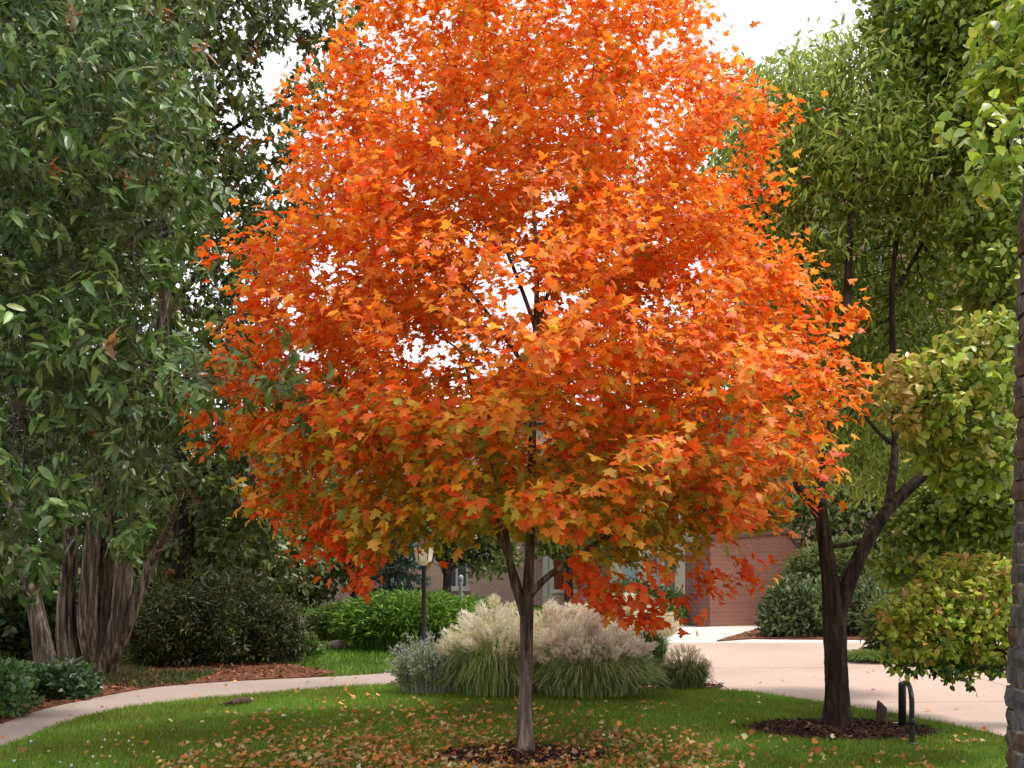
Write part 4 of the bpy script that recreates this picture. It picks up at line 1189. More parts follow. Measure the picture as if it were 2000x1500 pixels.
# 4 forked dark tree on the right with narrow light green leaves
def right_tree():
    Y0 = RIGHT_BASE[1]
    a = lambda px, py, dy=0: at(px, py, Y0 + dy)
    sk = [([a(1637, 1430), a(1635, 1360), a(1632, 1270), a(1630, 1200), a(1622, 1140), a(1612, 1060), a(1604, 1010), a(1598, 930, .2), a(1620, 780, .4), a(1655, 600, .6), a(1660, 450, .7), a(1670, 300, .8), a(1680, 200, .8)], [0.1295, 0.1073, 0.0999, 0.0999, 0.0777, 0.0651, 0.0592, 0.0481, 0.0444, 0.0370, 0.0281, 0.0185, 0.0089]),
          ([a(1634, 1205), a(1655, 1140), a(1690, 1060), a(1735, 990, .1), a(1800, 930, .3), a(1880, 880, .6), a(1980, 830, 1.0)], [0.0777, 0.0703, 0.0629, 0.0577, 0.0481, 0.0370, 0.0222]),
          ([a(1735, 990, .1), a(1750, 880, .5), a(1745, 740, .8), a(1740, 560, 1.0), a(1760, 400, 1.1), a(1790, 240, 1.1)], [0.0444, 0.0370, 0.0333, 0.0259, 0.0178, 0.0089]),
          ([a(1740, 580, 1.0), a(1790, 500, 1.2), a(1830, 420, 1.3), a(1850, 300, 1.3)], [0.0237, 0.0192, 0.0133, 0.0074]),
          ([a(1604, 1020), a(1585, 985, .1), a(1540, 930, .3), a(1500, 860, .6), a(1480, 700, .9), a(1490, 500, 1.0), a(1510, 320, 1.0)], [0.0370, 0.0333, 0.0296, 0.0259, 0.0207, 0.0148, 0.0074]),
          ([a(1622, 780, .4), a(1580, 690, .5), a(1560, 600, .6), a(1570, 420, .7), a(1590, 250, .7)], [0.0296, 0.0252, 0.0207, 0.0133, 0.0067]),
          ([a(1700, 1050), a(1665, 1068, .02), a(1640, 1072, .03), a(1612, 1068, 0)], [0.0237, 0.0222, 0.0222, 0.0207]),
          ([a(1655, 600, .6), a(1610, 560, .8), a(1600, 470, .9)], [0.0222, 0.0148, 0.0074]),
          ([a(1750, 880, .5), a(1690, 820, .7), a(1660, 760, .9)], [0.0222, 0.0148, 0.0074])]
    blobs = [B(1530, 230, 10.2, .72, .9, .5), B(1660, 200, 10.2, .7, .9, .5), B(1820, 220, 10.4, .7, .9, .55), B(1500, 340, 10.2, .55, .9, .6), B(1465, 190, 10.2, .3, .5, .3), B(1630, 130, 10.2, .35, .5, .3), B(1440, 270, 10.4, .35, .5, .4), B(1450, 400, 10.6, .4, .5, .5), B(1560, 330, 9.9, .5, .6, .5), B(1720, 280, 9.7, .6, .5, .5), B(1640, 330, 10.0, .8, .9, .55), B(1790, 380, 10.3, .8, .9, .6), B(1880, 500, 10.6, .5, .8, .7),
             B(1560, 480, 10.3, .5, .9, .5), B(1700, 560, 10.9, .9, .7, .6), B(1640, 680, 10.9, .8, .7, .6), B(1780, 700, 11.2, .8, .6, .6), B(1620, 850, 11.0, .7, .6, .45), B(1770, 900, 11.4, .9, .5, .5), B(1500, 700, 10.8, .5, .7, .9)]
    def acc(C):
        u, v = pxl(C)
        k = np.ones(len(C), bool)
        for cx, cy, ex, ey, p in [(1665, 335, 35, 40, .75), (1600, 420, 30, 60, .75), (1700, 390, 25, 50, .6), (1690, 540, 110, 70, .45), (1690, 900, 110, 80, .4)]:
            k &= ~((((u - cx) / ex) ** 2 + ((v - cy) / ey) ** 2 < 1) & (R.random(len(C)) < p))
        return k
    def flute(th, z):
        return 1 + np.exp(-z / 0.13) * (0.22 + 0.18 * np.cos(5 * th)) + 0.05 * np.sin(11 * th + 3 * np.sin(3 * z)) + 0.04 * np.sin(6 * th - 4 * z)
    generic_tree('forked_tree', RIGHT_BASE, 'dark forked tree with narrow yellow-green leaves standing in the right mulch ring', sk, blobs, M['dark_bark'], LANCE, M['soft_leaf'],
                 [(0.30, 0.385, 0.06), (0.38, 0.45, 0.09), (0.21, 0.29, 0.045), (0.52, 0.55, 0.18)], [4, 4, 3, 1], (0.075, 0.135), 2600, 0.14, (6, 9), 'hang', 0.13, 0.9, 0.14, (3, .12, .7),
                 n_single=300, n_major=9, accept=acc, droop=0.42, flute=flute, per_back=0.4, spread=0.085, trunk_sides=30, cloud=(14, .12))
right_tree()

# 5 glossy green tree reaching in from the right edge
def edge_tree():
    Y0 = 9.2
    base = np.array([5.6, Y0, 0.0])
    a = lambda px, py, Y: at(px, py, Y)
    sk = [([base, base + [0, 0, 1.0], base + [-.05, 0, 2.2], base + [-.1, 0, 3.6], base + [-.2, 0, 5.2], base + [-.2, 0, 7.0]], [.22, .18, .16, .13, .09, .04]),
          ([base + [-.05, 0, 2.2], a(2060, 880, 8.6), a(1960, 820, 7.9), a(1850, 760, 7.6)], [.09, .06, .035, .012]),
          ([base + [-.1, 0, 3.6], a(2050, 420, 9.2), a(1960, 380, 9.2), a(1900, 320, 9.2)], [.08, .055, .03, .012]),
          ([base + [-.2, 0, 5.2], a(2040, 140, 9.6), a(1930, 80, 9.6), a(1800, 40, 9.6)], [.07, .05, .03, .012]),
          ([base + [0, 0, 1.6], a(2080, 1050, 9.4), a(1960, 1040, 9.4), a(1860, 1020, 9.4)], [.07, .05, .03, .012]),
          ([base + [-.1, 0, 3.3], a(2080, 420, 7.5), a(2010, 330, 5.8), a(1965, 290, 4.9)], [.06, .04, .02, .008])]
    blobs = [B(1880, 60, 9.8, .85, .7, .5), B(1760, 15, 9.9, .35, .5, .22), B(1930, 240, 9.6, .5, .7, .6), B(1950, 430, 9.0, .32, .5, .5), B(1950, 560, 8.8, .3, .5, .4),
             B(1930, 670, 7.7, .27, .35, .22, 1.5), B(1860, 780, 7.6, .45, .35, .35, 1.5), B(1900, 880, 7.8, .40, .35, .3, 1.4), B(1810, 740, 7.6, .18, .25, .2, 1.4), B(1870, 1030, 9.6, .65, .5, .42), B(1930, 960, 9.2, .45, .5, .4), B(1790, 1090, 10.2, .4, .4, .3), B(1965, 270, 4.85, .12, .15, .2, 1.0), B(1990, 120, 5.6, .2, .2, .4)]
    def cf(P, C, wi):
        u, v = pxl(P)
        yel = (R.random(wi.max() + 1))[wi]
        pr = np.where((u < 1800) & (v > 560) & (v < 860), 0.75, np.where((v > 590) & (v < 900), 0.25, 0.04))
        k = yel < pr
        C[k] = np.array([0.36, 0.36, 0.075]) * np.exp(R.normal(0, 0.15, (k.sum(), 1)))
        near = P[:, 1] < 8.4
        C[near] = np.clip(C[near] * np.array([1.35, 1.25, 1.1]), 0, .8)
        k2 = (yel < 0.45) & (u < 1790) & (v > 560) & (v < 860)
        C[k2] = np.array([0.56, 0.40, 0.10]) * np.exp(R.normal(0, 0.15, (k2.sum(), 1)))
        return C
    generic_tree('glossy_tree', base, 'bright green glossy tree reaching in from the right edge above the brick pillar', sk, blobs, M['dark_bark'], BROAD, M['green_leaf'],
                 [(0.20, 0.29, 0.035), (0.27, 0.365, 0.05), (0.12, 0.19, 0.024), (0.36, 0.42, 0.085)], [4, 3, 2.5, 1.5], (0.055, 0.095), 2200, 0.115, (6, 9), 'rosette', 0.10, 0.9, 0.09, (3, .09, .6),
                 n_single=300, n_major=7, droop=0.45, cfun=cf, per_back=0.4, spread=0.03, cloud=(11, .07))
edge_tree()

# 6 yellowing low tree hanging over the plaza
def yellow_tree():
    base = np.array([4.02, 7.6, 0.0])
    sk = [([base, base + [-.02, 0, .4], base + [-.06, 0, .8], base + [-.2, .0, 1.15], base + [-.4, 0, 1.4]], [.06, .05, .045, .03, .012]),
          ([base + [-.06, 0, .75], base + [-.3, -.1, .92], at(1850, 1240, 7.5), at(1760, 1250, 7.5)], [.03, .024, .014, .006]),
          ([base + [-.1, 0, .9], base + [-.35, .1, 1.15], at(1850, 1180, 7.7), at(1780, 1170, 7.7)], [.028, .02, .012, .006])]
    blobs = [B(1870, 1200, 7.6, .38, .36, .30), B(1800, 1230, 7.5, .24, .28, .26), B(1930, 1150, 7.6, .24, .26, .26), B(1860, 1140, 7.7, .26, .26, .2), B(1880, 1270, 7.6, .34, .28, .20), B(1760, 1220, 7.5, .14, .2, .2), B(1950, 1230, 7.6, .18, .25, .30), B(1780, 1280, 7.5, .16, .2, .12)]
    def cf(P, C, wi):
        u = R.random(wi.max() + 1)[wi]
        k = u < 0.11
        C[k] = np.array([0.50, 0.30, 0.07]) * np.exp(R.normal(0, 0.15, (k.sum(), 1)))
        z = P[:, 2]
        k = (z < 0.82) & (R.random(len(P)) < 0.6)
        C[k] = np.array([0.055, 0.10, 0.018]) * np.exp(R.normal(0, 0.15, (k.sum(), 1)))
        return C
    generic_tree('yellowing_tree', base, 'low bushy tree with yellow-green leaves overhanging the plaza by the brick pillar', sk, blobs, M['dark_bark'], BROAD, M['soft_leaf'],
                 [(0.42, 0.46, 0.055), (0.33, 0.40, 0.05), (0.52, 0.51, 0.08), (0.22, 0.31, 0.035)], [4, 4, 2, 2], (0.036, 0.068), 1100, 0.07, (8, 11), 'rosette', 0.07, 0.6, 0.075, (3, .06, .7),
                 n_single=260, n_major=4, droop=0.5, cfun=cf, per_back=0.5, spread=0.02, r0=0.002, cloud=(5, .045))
yellow_tree()

# ---------------------------------------------------------------- shrubs
def shrub(name, base, label, blobs, tpl, mat, pal, wts, size, n, n_single=0, droop=0.2, up=0.5, cat='shrub', stems=7, bark='dark_bark', group=None, cfun=None, jit=0.2, lumps=0.27):
    root = empty(name, base, label, cat, group)
    V, Fq, paths = [], [], []
    for i in range(stems):
        b = blobs[i % len(blobs)]
        c, rd = np.array(b[0]), np.array(b[1])
        tgt = c + unit(R.normal(size=3)) * rd * 0.7
        p0 = np.array([base[0], base[1], 0.0]) + np.array([R.normal(0, 0.25 * rd[0]), R.normal(0, 0.2 * rd[1]), 0.0])
        p0[0] += (c[0] - base[0]) * 0.6; p0[1] += (c[1] - base[1]) * 0.6
        mid = 0.5 * (p0 + tgt) + R.normal(0, 0.1, 3) * rd
        q = smooth_line([p0, mid, tgt], 9)
        paths.append((q, np.linspace(0.022, 0.004, 9) * (0.6 + rd.max())))
    Vt, Ft = tubes(paths, 6)
    mesh_obj('stems', Vt, Ft, M[bark], root, smooth=True)
    vol = np.array([b[1][0] * b[1][2] + b[1][0] * b[1][1] for b in blobs]); vol /= vol.sum()
    P, Dn = [], []
    for b, f in zip(blobs, vol):
        k = int(n * f)
        d = unit(R.normal(size=(k, 3)))
        th = np.arctan2(d[:, 1], d[:, 0])
        ph = np.arcsin(d[:, 2])
        s1, s2 = R.uniform(0, 6, 2)
        lump = 1 + lumps * np.sin(6 * th + s1 + 2 * np.sin(4 * ph)) * np.cos(5 * ph + s2) + lumps * 0.7 * np.sin(11 * th + s2) * np.sin(9 * ph + s1)
        rr = (1 - 0.5 * R.random(k) ** 1.8) * lump
        P.append(np.array(b[0]) + d * rr[:, None] * np.array(b[1])); Dn.append(d)
    P = np.concatenate(P); Dn = np.concatenate(Dn)
    k = P[:, 2] > 0.05
    P, Dn = P[k], Dn[k]
    m = len(P)
    T = Dn * 0.8 + R.normal(0, 0.55, (m, 3)) + np.array([0, 0, up - droop])
    Nn = Dn * 0.7 + np.array([0, 0, 0.7]) + R.normal(0, 0.5, (m, 3))
    S = R.uniform(size[0], size[1], m)
    C = palette_cols(m, pal, wts, jit)
    if cfun is not None: C = cfun(P, C)
    foliage(root, tpl, P, T, Nn, S, C, mat, n_single, part='foliage', curl=(0.15, 0.15), fold=(0.2, 0.2))
    return root

DG = [(0.045, 0.056, 0.010), (0.066, 0.072, 0.013), (0.028, 0.038, 0.007), (0.095, 0.08, 0.02)]
BG = [(0.10, 0.145, 0.05), (0.14, 0.185, 0.07), (0.07, 0.105, 0.035), (0.20, 0.235, 0.10)]
FG = [(0.13, 0.23, 0.03), (0.18, 0.29, 0.04), (0.09, 0.17, 0.02)]
c = lambda px, py, Y, rx, ry, rz: (at(px, py, Y), (rx, ry, rz))
shrub('yew_shrub', gnd(420, 1306), 'dark rounded yew bush behind the rusty bed left of the path', [c(350, 1225, 14.4, .62, .7, .62), c(450, 1215, 14.6, .75, .75, .72), c(540, 1240, 14.8, .5, .6, .5), c(300, 1250, 14.3, .4, .5, .42)],
      THIN, M['shrub_leaf'], DG, [4, 3, 3, 1], (0.06, 0.12), 30000, 0, up=0.35)
def flw(P, C):
    k = R.random(len(P)) < 0.035
    C[k] = np.array([0.5, 0.52, 0.4])
    return C
shrub('low_shrub', gnd(110, 1378), 'low leafy shrub in front of the multi-stemmed trunk', [c(125, 1335, 11.0, .32, .32, .24), c(70, 1340, 11.1, .26, .3, .2), c(150, 1350, 10.9, .2, .25, .17)],
      BROAD, M['green_leaf'], [(0.05, 0.10, 0.025), (0.075, 0.135, 0.04), (0.035, 0.07, 0.018), (0.12, 0.16, 0.06)], [4, 3, 2, 1], (0.05, 0.09), 2400, 150, cfun=flw)
shrub('edge_shrub', gnd(-30, 1420), 'bright green shrub at the left edge beside the path start', [c(5, 1370, 9.6, .24, .3, .22), c(-40, 1340, 9.8, .3, .35, .3), c(20, 1330, 10.6, .25, .3, .2)],
      BROAD, M['green_leaf'], [(0.07, 0.14, 0.025), (0.10, 0.18, 0.04), (0.045, 0.09, 0.018)], [4, 3, 2], (0.05, 0.09), 2200, 80)
shrub('back_shrub', gnd(20, 1300), 'dark shrub filling the gap behind the leaning trunk', [c(30, 1240, 15.2, .9, .5, .55), c(-60, 1230, 15.0, .8, .6, .6), c(110, 1230, 15.5, .5, .4, .5)],
      BROAD, M['green_leaf'], DG, [3, 3, 2, 1], (0.08, 0.14), 6500, 0)
shrub('blue_green_shrub', gnd(1555, 1250), 'dense blue-green shrub left of the dark forked trunk', [c(1550, 1190, 19.4, .52, .5, .55), c(1600, 1195, 19.6, .5, .5, .55), c(1515, 1215, 19.3, .28, .35, .33)],
      SMALL, M['shrub_leaf'], BG, [4, 3, 3, 1], (0.09, 0.16), 7500, 0, droop=0.1)
shrub('blue_green_shrub', gnd(1705, 1247), 'dense blue-green shrub right of the dark forked trunk', [c(1690, 1190, 19.6, .52, .5, .52), c(1735, 1200, 19.8, .36, .45, .42), c(1650, 1200, 19.8, .4, .4, .45)],
      SMALL, M['shrub_leaf'], BG, [4, 3, 3, 1], (0.09, 0.16), 7000, 0, droop=0.1)
shrub('blue_green_shrub', gnd(1235, 1208), 'far blue-green shrub above the feathery grass plumes', [c(1215, 1168, 25.5, .5, .5, .4), c(1260, 1172, 25.8, .5, .5, .38), c(1310, 1180, 26.0, .4, .4, .3)],
      SMALL, M['shrub_leaf'], BG, [4, 3, 3, 1], (0.10, 0.17), 5200, 0)
def pinkf(P, C):
    k = R.random(len(P)) < 0.12
    C[k] = np.array([0.62, 0.36, 0.36])
    return C
shrub('flowering_shrub', gnd(1330, 1222), 'small shrub with pale pink flowers beside the brown wall pier', [c(1310, 1200, 22.9, .22, .25, .22), c(1345, 1205, 22.9, .16, .2, .18)],
      BROAD, M['shrub_leaf'], FG, [3, 3, 2], (0.05, 0.09), 1500, 0, cfun=pinkf)
shrub('olive_shrub', gnd(1715, 1292), 'loose olive shrub behind the yellowing tree', [c(1728, 1225, 15.4, .3, .35, .45), c(1760, 1250, 15.5, .35, .35, .3)],
      LANCE, M['soft_leaf'], [(0.12, 0.14, 0.035), (0.16, 0.17, 0.045), (0.08, 0.11, 0.025)], [3, 2, 2], (0.08, 0.15), 3400, 0)
shrub('light_shrub', gnd(600, 1290), 'small light green shrub beside the pale boulder', [c(600, 1268, 15.6, .20, .2, .16), c(575, 1275, 15.2, .14, .2, .12)],
      BROAD, M['soft_leaf'], [(0.13, 0.21, 0.03), (0.09, 0.16, 0.025)], [2, 2], (0.05, 0.09), 900, 0)
shrub('corner_shrub', gnd(1640, 1245), 'tall yellow-green shrub behind the fork of the dark trunk', [c(1600, 1120, 21.0, .5, .5, .55), c(1560, 1130, 21.2, .3, .4, .4), c(1650, 1110, 21.2, .5, .5, .6)],
      SMALL, M['soft_leaf'], [(0.13, 0.17, 0.04), (0.17, 0.20, 0.06), (0.09, 0.13, 0.03)], [3, 2, 2], (0.09, 0.16), 5200, 0)

# ---------------------------------------------------------------- background trees
def back_tree(px, py_base, Y, label, blobs, pal, wts, size, n, tpl=OVATE, r=0.14, name='background_tree'):
    base = np.array([(px - 1000) / F_PX * Y, Y, 0.0])
    root = empty(name, base, label, 'tree')
    top = max(b[0][2] for b in blobs)
    paths = [(smooth_line([base, base + [0.05, 0, top * 0.5], base + [0.0, 0, top]], 12), np.linspace(r, r * 0.25, 12))]
    Vt, Ft = tubes(paths, 9, 0.02)
    mesh_obj('trunk', Vt, Ft, M['dark_bark'], root, smooth=True)
    for b in blobs:
        q = smooth_line([base + [0, 0, top * 0.45], 0.5 * (base + [0, 0, top * 0.6]) + 0.5 * np.array(b[0]), np.array(b[0]) + [0, 0, b[1][2] * .4]], 9)
        Vt, Ft = tubes([(q, np.linspace(r * 0.45, 0.012, 9))], 6)
        mesh_obj('branch', Vt, Ft, M['dark_bark'], root, smooth=True)
    P = []
    vol = np.array([b[1][0] * b[1][1] * b[1][2] for b in blobs]) ** 0.8; vol /= vol.sum()
    for b, f in zip(blobs, vol):
        cc = in_blobs([b], int(n * f / 26) + 3, 0.45)[:int(n * f / 26) + 3]
        P.append(clump_points(cc, 26, 0.17 * b[1][0] + 0.05, 0.6))
    P = np.concatenate(P)
    m = len(P)
    T = R.normal(0, 0.7, (m, 3)) + np.array([0, -0.2, -0.4]); Nn = R.normal(0, 0.5, (m, 3)) + np.array([0, -0.3, 0.9])
    foliage(root, SMALL, P, T, Nn, R.uniform(size[0], size[1], m), palette_cols(m, pal, wts, 0.2), M['shrub_leaf'], 0)
    return root
BT = [(0.095, 0.13, 0.022), (0.13, 0.165, 0.03), (0.065, 0.095, 0.016), (0.18, 0.20, 0.042)]
BW = [4, 3, 3, 1]
bb = lambda px, py, Y, rx, ry, rz: (at(px, py, Y), (rx, ry, rz))
back_tree(690, 1240, 24, 'mid green background tree left of the lamp post', [bb(650, 1040, 24, 1.4, 1.0, 1.0), bb(720, 1080, 24.5, .9, .8, .7), bb(600, 960, 25, 1.3, 1, 1.1)], BT, BW, (0.12, 0.22), 7000)
back_tree(870, 1230, 23, 'dark background tree right of the lamp post', [bb(860, 1030, 23, .9, .8, .7), bb(930, 1010, 23.4, .9, .8, .8), bb(960, 1090, 23.2, .6, .6, .5), bb(800, 1000, 24, .8, .7, .7)], BT, [4, 3, 4, 1], (0.11, 0.2), 6500)
back_tree(1430, 1215, 29, 'dark tree behind the brown entrance wall', [bb(1430, 1010, 29, 1.2, 1, .9), bb(1500, 950, 29.5, 1.4, 1, 1.2), bb(1380, 930, 29.5, 1.1, 1, 1.0)], BT, [4, 3, 4, 1], (0.14, 0.24), 6500)
back_tree(1720, 1215, 23, 'shady green tree behind the blue-green shrubs', [bb(1700, 1000, 23, 1.4, 1, 1.1), bb(1780, 1080, 22, 1.0, .8, .8), bb(1640, 900, 24, 1.3, 1, 1.2), bb(1830, 960, 23, 1.4, 1, 1.2), bb(1730, 800, 24.5, 1.5, 1, 1.2), bb(1600, 1020, 23.5, .7, .7, .8)], BT, [4, 4, 3, 1], (0.13, 0.22), 13000)
back_tree(1950, 1215, 20, 'green tree far right beyond the plaza', [bb(1930, 1090, 20, 1.0, .8, .8), bb(1990, 960, 20.5, 1.2, 1, 1.2), bb(2080, 1060, 20, 1.2, 1, 1.1), bb(1880, 1130, 19.5, .6, .6, .5)], BT, [4, 4, 2, 2], (0.12, 0.2), 7500)
back_tree(200, 1250, 27, 'tall dark tree behind the multi-stemmed tree', [bb(120, 900, 27, 2.4, 1.2, 2.2), bb(320, 1000, 27, 2.0, 1.2, 1.6), bb(40, 1120, 26, 2.0, 1, 1.0), bb(250, 1150, 26, 1.8, 1, .8), bb(-60, 800, 28, 2.2, 1, 2.4), bb(180, 600, 28, 2.4, 1, 2.6), bb(80, 300, 28, 2.6, 1, 2.6), bb(240, 330, 28, 1.6, 1, 2.4), bb(60, 60, 28, 2.6, 1, 2.4), bb(230, 90, 28, 1.5, 1, 2.0), bb(420, 1080, 27.5, 1.8, 1, 1.1)], BT, [4, 3, 4, 1], (0.24, 0.42), 30000, r=.25)
back_tree(520, 1230, 26, 'leafy dark tree behind the yew bush', [bb(500, 1060, 26, 1.6, 1, 1.2), bb(580, 1120, 25.5, 1.2, .8, .7), bb(440, 1160, 25, 1.2, .8, .6), bb(480, 900, 26.5, 1.3, 1, 1.2)], BT, [4, 3, 4, 1], (0.15, 0.26), 9000, r=.18)

back_tree(1110, 1215, 27, 'slender green tree in front of the pink brick building', [bb(1090, 1030, 27, .9, .7, .75), bb(1160, 980, 27.4, 1.0, .8, .9), bb(1030, 980, 27.2, .9, .7, .8), bb(1110, 900, 27.5, 1.0, .8, .8), bb(1200, 1060, 27.3, .6, .6, .45)], [(0.14, 0.18, 0.03), (0.19, 0.22, 0.04), (0.09, 0.125, 0.02), (0.26, 0.26, 0.05)], [4, 3, 3, 1], (0.12, 0.22), 8000)

def spruce(px, Y, h, label):
    base = np.array([(px - 1000) / F_PX * Y, Y, 0.0])
    root = empty('spruce_tree', base, label, 'tree')
    Vt, Ft = tubes([(smooth_line([base, base + [0, 0, h]], 8), np.linspace(.09, .01, 8))], 8)
    mesh_obj('trunk', Vt, Ft, M['dark_bark'], root, smooth=True)
    n = 8000
    t = R.random(n) ** 0.6
    z = h * (1 - t) * 0.96 + 0.12
    tier = np.floor(z / 0.28)
    az = np.floor(R.random(n) * 9) * (2 * math.pi / 9) + tier * 0.7 + R.normal(0, 0.12, n)
    rr = (0.05 + 0.30 * (h - z)) * R.random(n) ** 0.6
    P = base + np.stack([np.cos(az) * rr, np.sin(az) * rr, tier * 0.28 + 0.15 - rr * 0.25 + R.normal(0, .035, n)], 1)
    o = np.stack([np.cos(az), np.sin(az), np.full(n, -0.1)], 1)
    T = o + R.normal(0, 0.5, (n, 3)); Nn = np.array([0, 0, 1.0]) + R.normal(0, 0.4, (n, 3))
    foliage(root, THIN, P, T, Nn, R.uniform(.1, .2, n), palette_cols(n, [(0.05, 0.085, 0.06), (0.07, 0.12, 0.085), (0.035, 0.06, 0.04)], [3, 2, 2], .18), M['shrub_leaf'], 0)
spruce(775, 21.5, 3.5, 'blue-green spruce behind the arching green shrubs')

# far wood closing the view
def wood():
    n = 26000
    x = R.uniform(-75, 75, n)
    top = 4.2 + 1.5 * np.sin(x * 0.35) + 1.1 * np.sin(x * 0.83 + 1) + 0.6 * np.sin(x * 2.1)
    top = np.where(x < -14, top + 3, top)
    y = 62 + R.uniform(-3, 3, n)
    z = top * R.random(n) ** 0.7
    P = np.stack([x, y, z], 1)
    T = R.normal(0, .7, (n, 3)) + np.array([0, -.2, -.3]); Nn = R.normal(0, .5, (n, 3)) + np.array([0, -.5, .8])
    S = R.uniform(.35, .75, n); C = palette_cols(n, BT, BW, .2)
    V1, _, _, _ = leaf_verts(SMALL, P, T, Nn, S * 1.6, np.zeros(n), np.full(n, .2))
    nv = len(SMALL[0])
    o = mesh_obj('far_wood', V1.reshape(-1, 3), (SMALL[1][None] + (np.arange(n) * nv)[:, None, None]).reshape(-1, 3), M['shrub_leaf'], None, np.repeat(C, nv, 0))
    tag(o, 'far line of dark woodland behind the buildings', 'wood', kind='stuff')
wood()

# ---------------------------------------------------------------- ornamental grasses
def strips(P0, D, L, W, H, arch, C, name, parent, mat, seg=5):
    """arching blades: base P0, horizontal direction D, reach L, height H"""
    n = len(P0)
    t = np.linspace(0, 1, seg + 1)
    reach = (t[None, :] ** 1.5) * L[:, None]
    rise = H[:, None] * np.sin(np.minimum(t[None, :] * (1.25 + 1.6 * arch[:, None]), 3.0))
    pts = P0[:, None] + D[:, None] * reach[:, :, None] + np.array([0, 0, 1.0]) * rise[:, :, None]
    side = np.stack([-D[:, 1], D[:, 0], np.zeros(n)], 1) + R.normal(0, 0.4, (n, 3)) * np.array([1, 1, .3])
    side = unit(side)
    w = (W[:, None] * (1 - t[None, :] ** 2 * 0.92))
    V = np.stack([pts - side[:, None] * w[:, :, None], pts + side[:, None] * w[:, :, None]], 2).reshape(-1, 3)
    k = np.arange(n)[:, None] * (2 * (seg + 1)); s = np.arange(seg)[None] * 2
    a = (k + s).ravel()
    Fq = np.stack([a, a + 1, a + 3, a + 2], 1)
    o = mesh_obj(name, V, Fq, mat, parent, np.repeat(C, 2 * (seg + 1), 0))
    o['kind'] = 'stuff'
    return o

def plume_mesh(col, L, wd, n=110):
    P = np.zeros((n, 3)); t = R.random(n) ** 0.9
    P[:, 1] = t * L * 0.92
    a = R.uniform(0, 2 * math.pi, n)
    prof = wd * np.sin(np.clip(t * 0.9 + 0.12, 0, 1) * math.pi) ** 0.7
    bend = 0.10 * L * t ** 2
    T = np.stack([np.cos(a) * 0.55, np.ones(n) * 0.8, np.sin(a) * 0.55], 1)
    P[:, 0] = np.cos(a) * prof * 0.5; P[:, 2] = np.sin(a) * prof * 0.5 - bend
    Nn = np.stack([-np.sin(a), np.zeros(n), np.cos(a)], 1)
    V, _, _, _ = leaf_verts(FEATHER, P, T, Nn, R.uniform(0.6, 1.3, n) * L * 0.24, np.zeros(n), np.zeros(n))
    V[:, :, 0] *= 1
    Fx = (SMALL[1][None] + (np.arange(n) * 4)[:, None, None]).reshape(-1, 3)
    C = np.repeat(np.clip(np.array(col) * np.exp(R.normal(0, 0.16, (n, 1))), 0, .9), 4, 0)
    return mesh_np('plume', V.reshape(-1, 3), Fx, M['plume'], C)

def grass_clump(name, px, py, w, h, label, n_bl, n_pl, bl_pal, pl_cols, plume_len=(0.13, 0.22), upright=0.5, pl_z=(0.55, 1.0), lean=(0, 0), pw=0.035, dz=0.055):
    base = gnd(px, py, dz)
    root = empty(name, base, label, 'ornamental grass')
    a = R.uniform(0, 2 * math.pi, n_bl)
    D = np.stack([np.cos(a), np.sin(a), np.zeros(n_bl)], 1)
    r0 = R.random(n_bl) ** 0.5 * 0.40 * w
    P0 = base + D * r0[:, None] * np.array([1, .8, 1]) + R.normal(0, .02, (n_bl, 3)) * np.array([1, 1, 0])
    rq = R.uniform(0.0, 1.0, n_bl) ** 0.8
    rq = np.clip(0.35 * rq + 0.75 * (r0 / (0.40 * w)) * R.uniform(.5, 1.1, n_bl), 0, 1)
    reach = (0.05 + 0.95 * rq) * 0.30 * w * (1.25 - 0.7 * upright)
    H = h * R.uniform(0.4, 0.95, n_bl) * (1.0 - 0.62 * (1 - .7 * upright) * rq)
    strips(P0, D, reach, R.uniform(.004, .009, n_bl), H, np.clip(rq * 1.05 + R.normal(0, .12, n_bl), 0, 1) * (1 - upright * .55), palette_cols(n_bl, bl_pal, np.ones(len(bl_pal)), .2), 'blades', root, M['grass'])
    if n_pl:
        ms = [plume_mesh(pl_cols[k % len(pl_cols)], 1.0, 0.17) for k in range(6)]
        stems = []
        for i in range(n_pl):
            az = R.uniform(0, 2 * math.pi); q = R.random() ** 0.6
            top = base + np.array([math.cos(az) * q * w * .5 * .95, math.sin(az) * q * w * .42, h * R.uniform(*pl_z) * (1 - 0.42 * q * q)])
            root_p = base + np.array([math.cos(az) * q * w * .15, math.sin(az) * q * w * .15, 0.02])
            d = unit(np.array([math.cos(az) * (0.2 + 0.7 * q) + lean[0], math.sin(az) * (0.2 + .6 * q), 1.0 - 0.45 * q + lean[1]]) + R.normal(0, .16, 3))
            L = R.uniform(*plume_len)
            side = unit(np.cross(d, np.array([0.2, 1, 0.1]) + R.normal(0, .2, 3))); up = np.cross(side, d)
            o = bpy.data.objects.new('plume', ms[i % 6])
            m4 = Matrix.Identity(4)
            wf = pw / 0.17 / 1.0
            for rr_ in range(3):
                m4[rr_][0] = side[rr_] * wf * 1.25; m4[rr_][1] = d[rr_] * L; m4[rr_][2] = up[rr_] * wf * 1.25; m4[rr_][3] = top[rr_]
            link(o, root); o.matrix_basis = m4
            stems.append((smooth_line([root_p, 0.5 * (root_p + top) + np.array([0, 0, .06 * h]), top, top + d * L * .5], 6), np.full(6, .0016)))
        Vt, Ft = tubes(stems, 4)
        st = mesh_obj('stalks', Vt, Ft, M['grass'], root, np.tile(np.array([[0.22, 0.22, 0.08]]), (len(Vt), 1)))
        st['kind'] = 'stuff'
    return root
GB = [(0.19, 0.28, 0.065), (0.26, 0.34, 0.09), (0.14, 0.215, 0.05), (0.36, 0.40, 0.15), (0.45, 0.44, 0.20)]
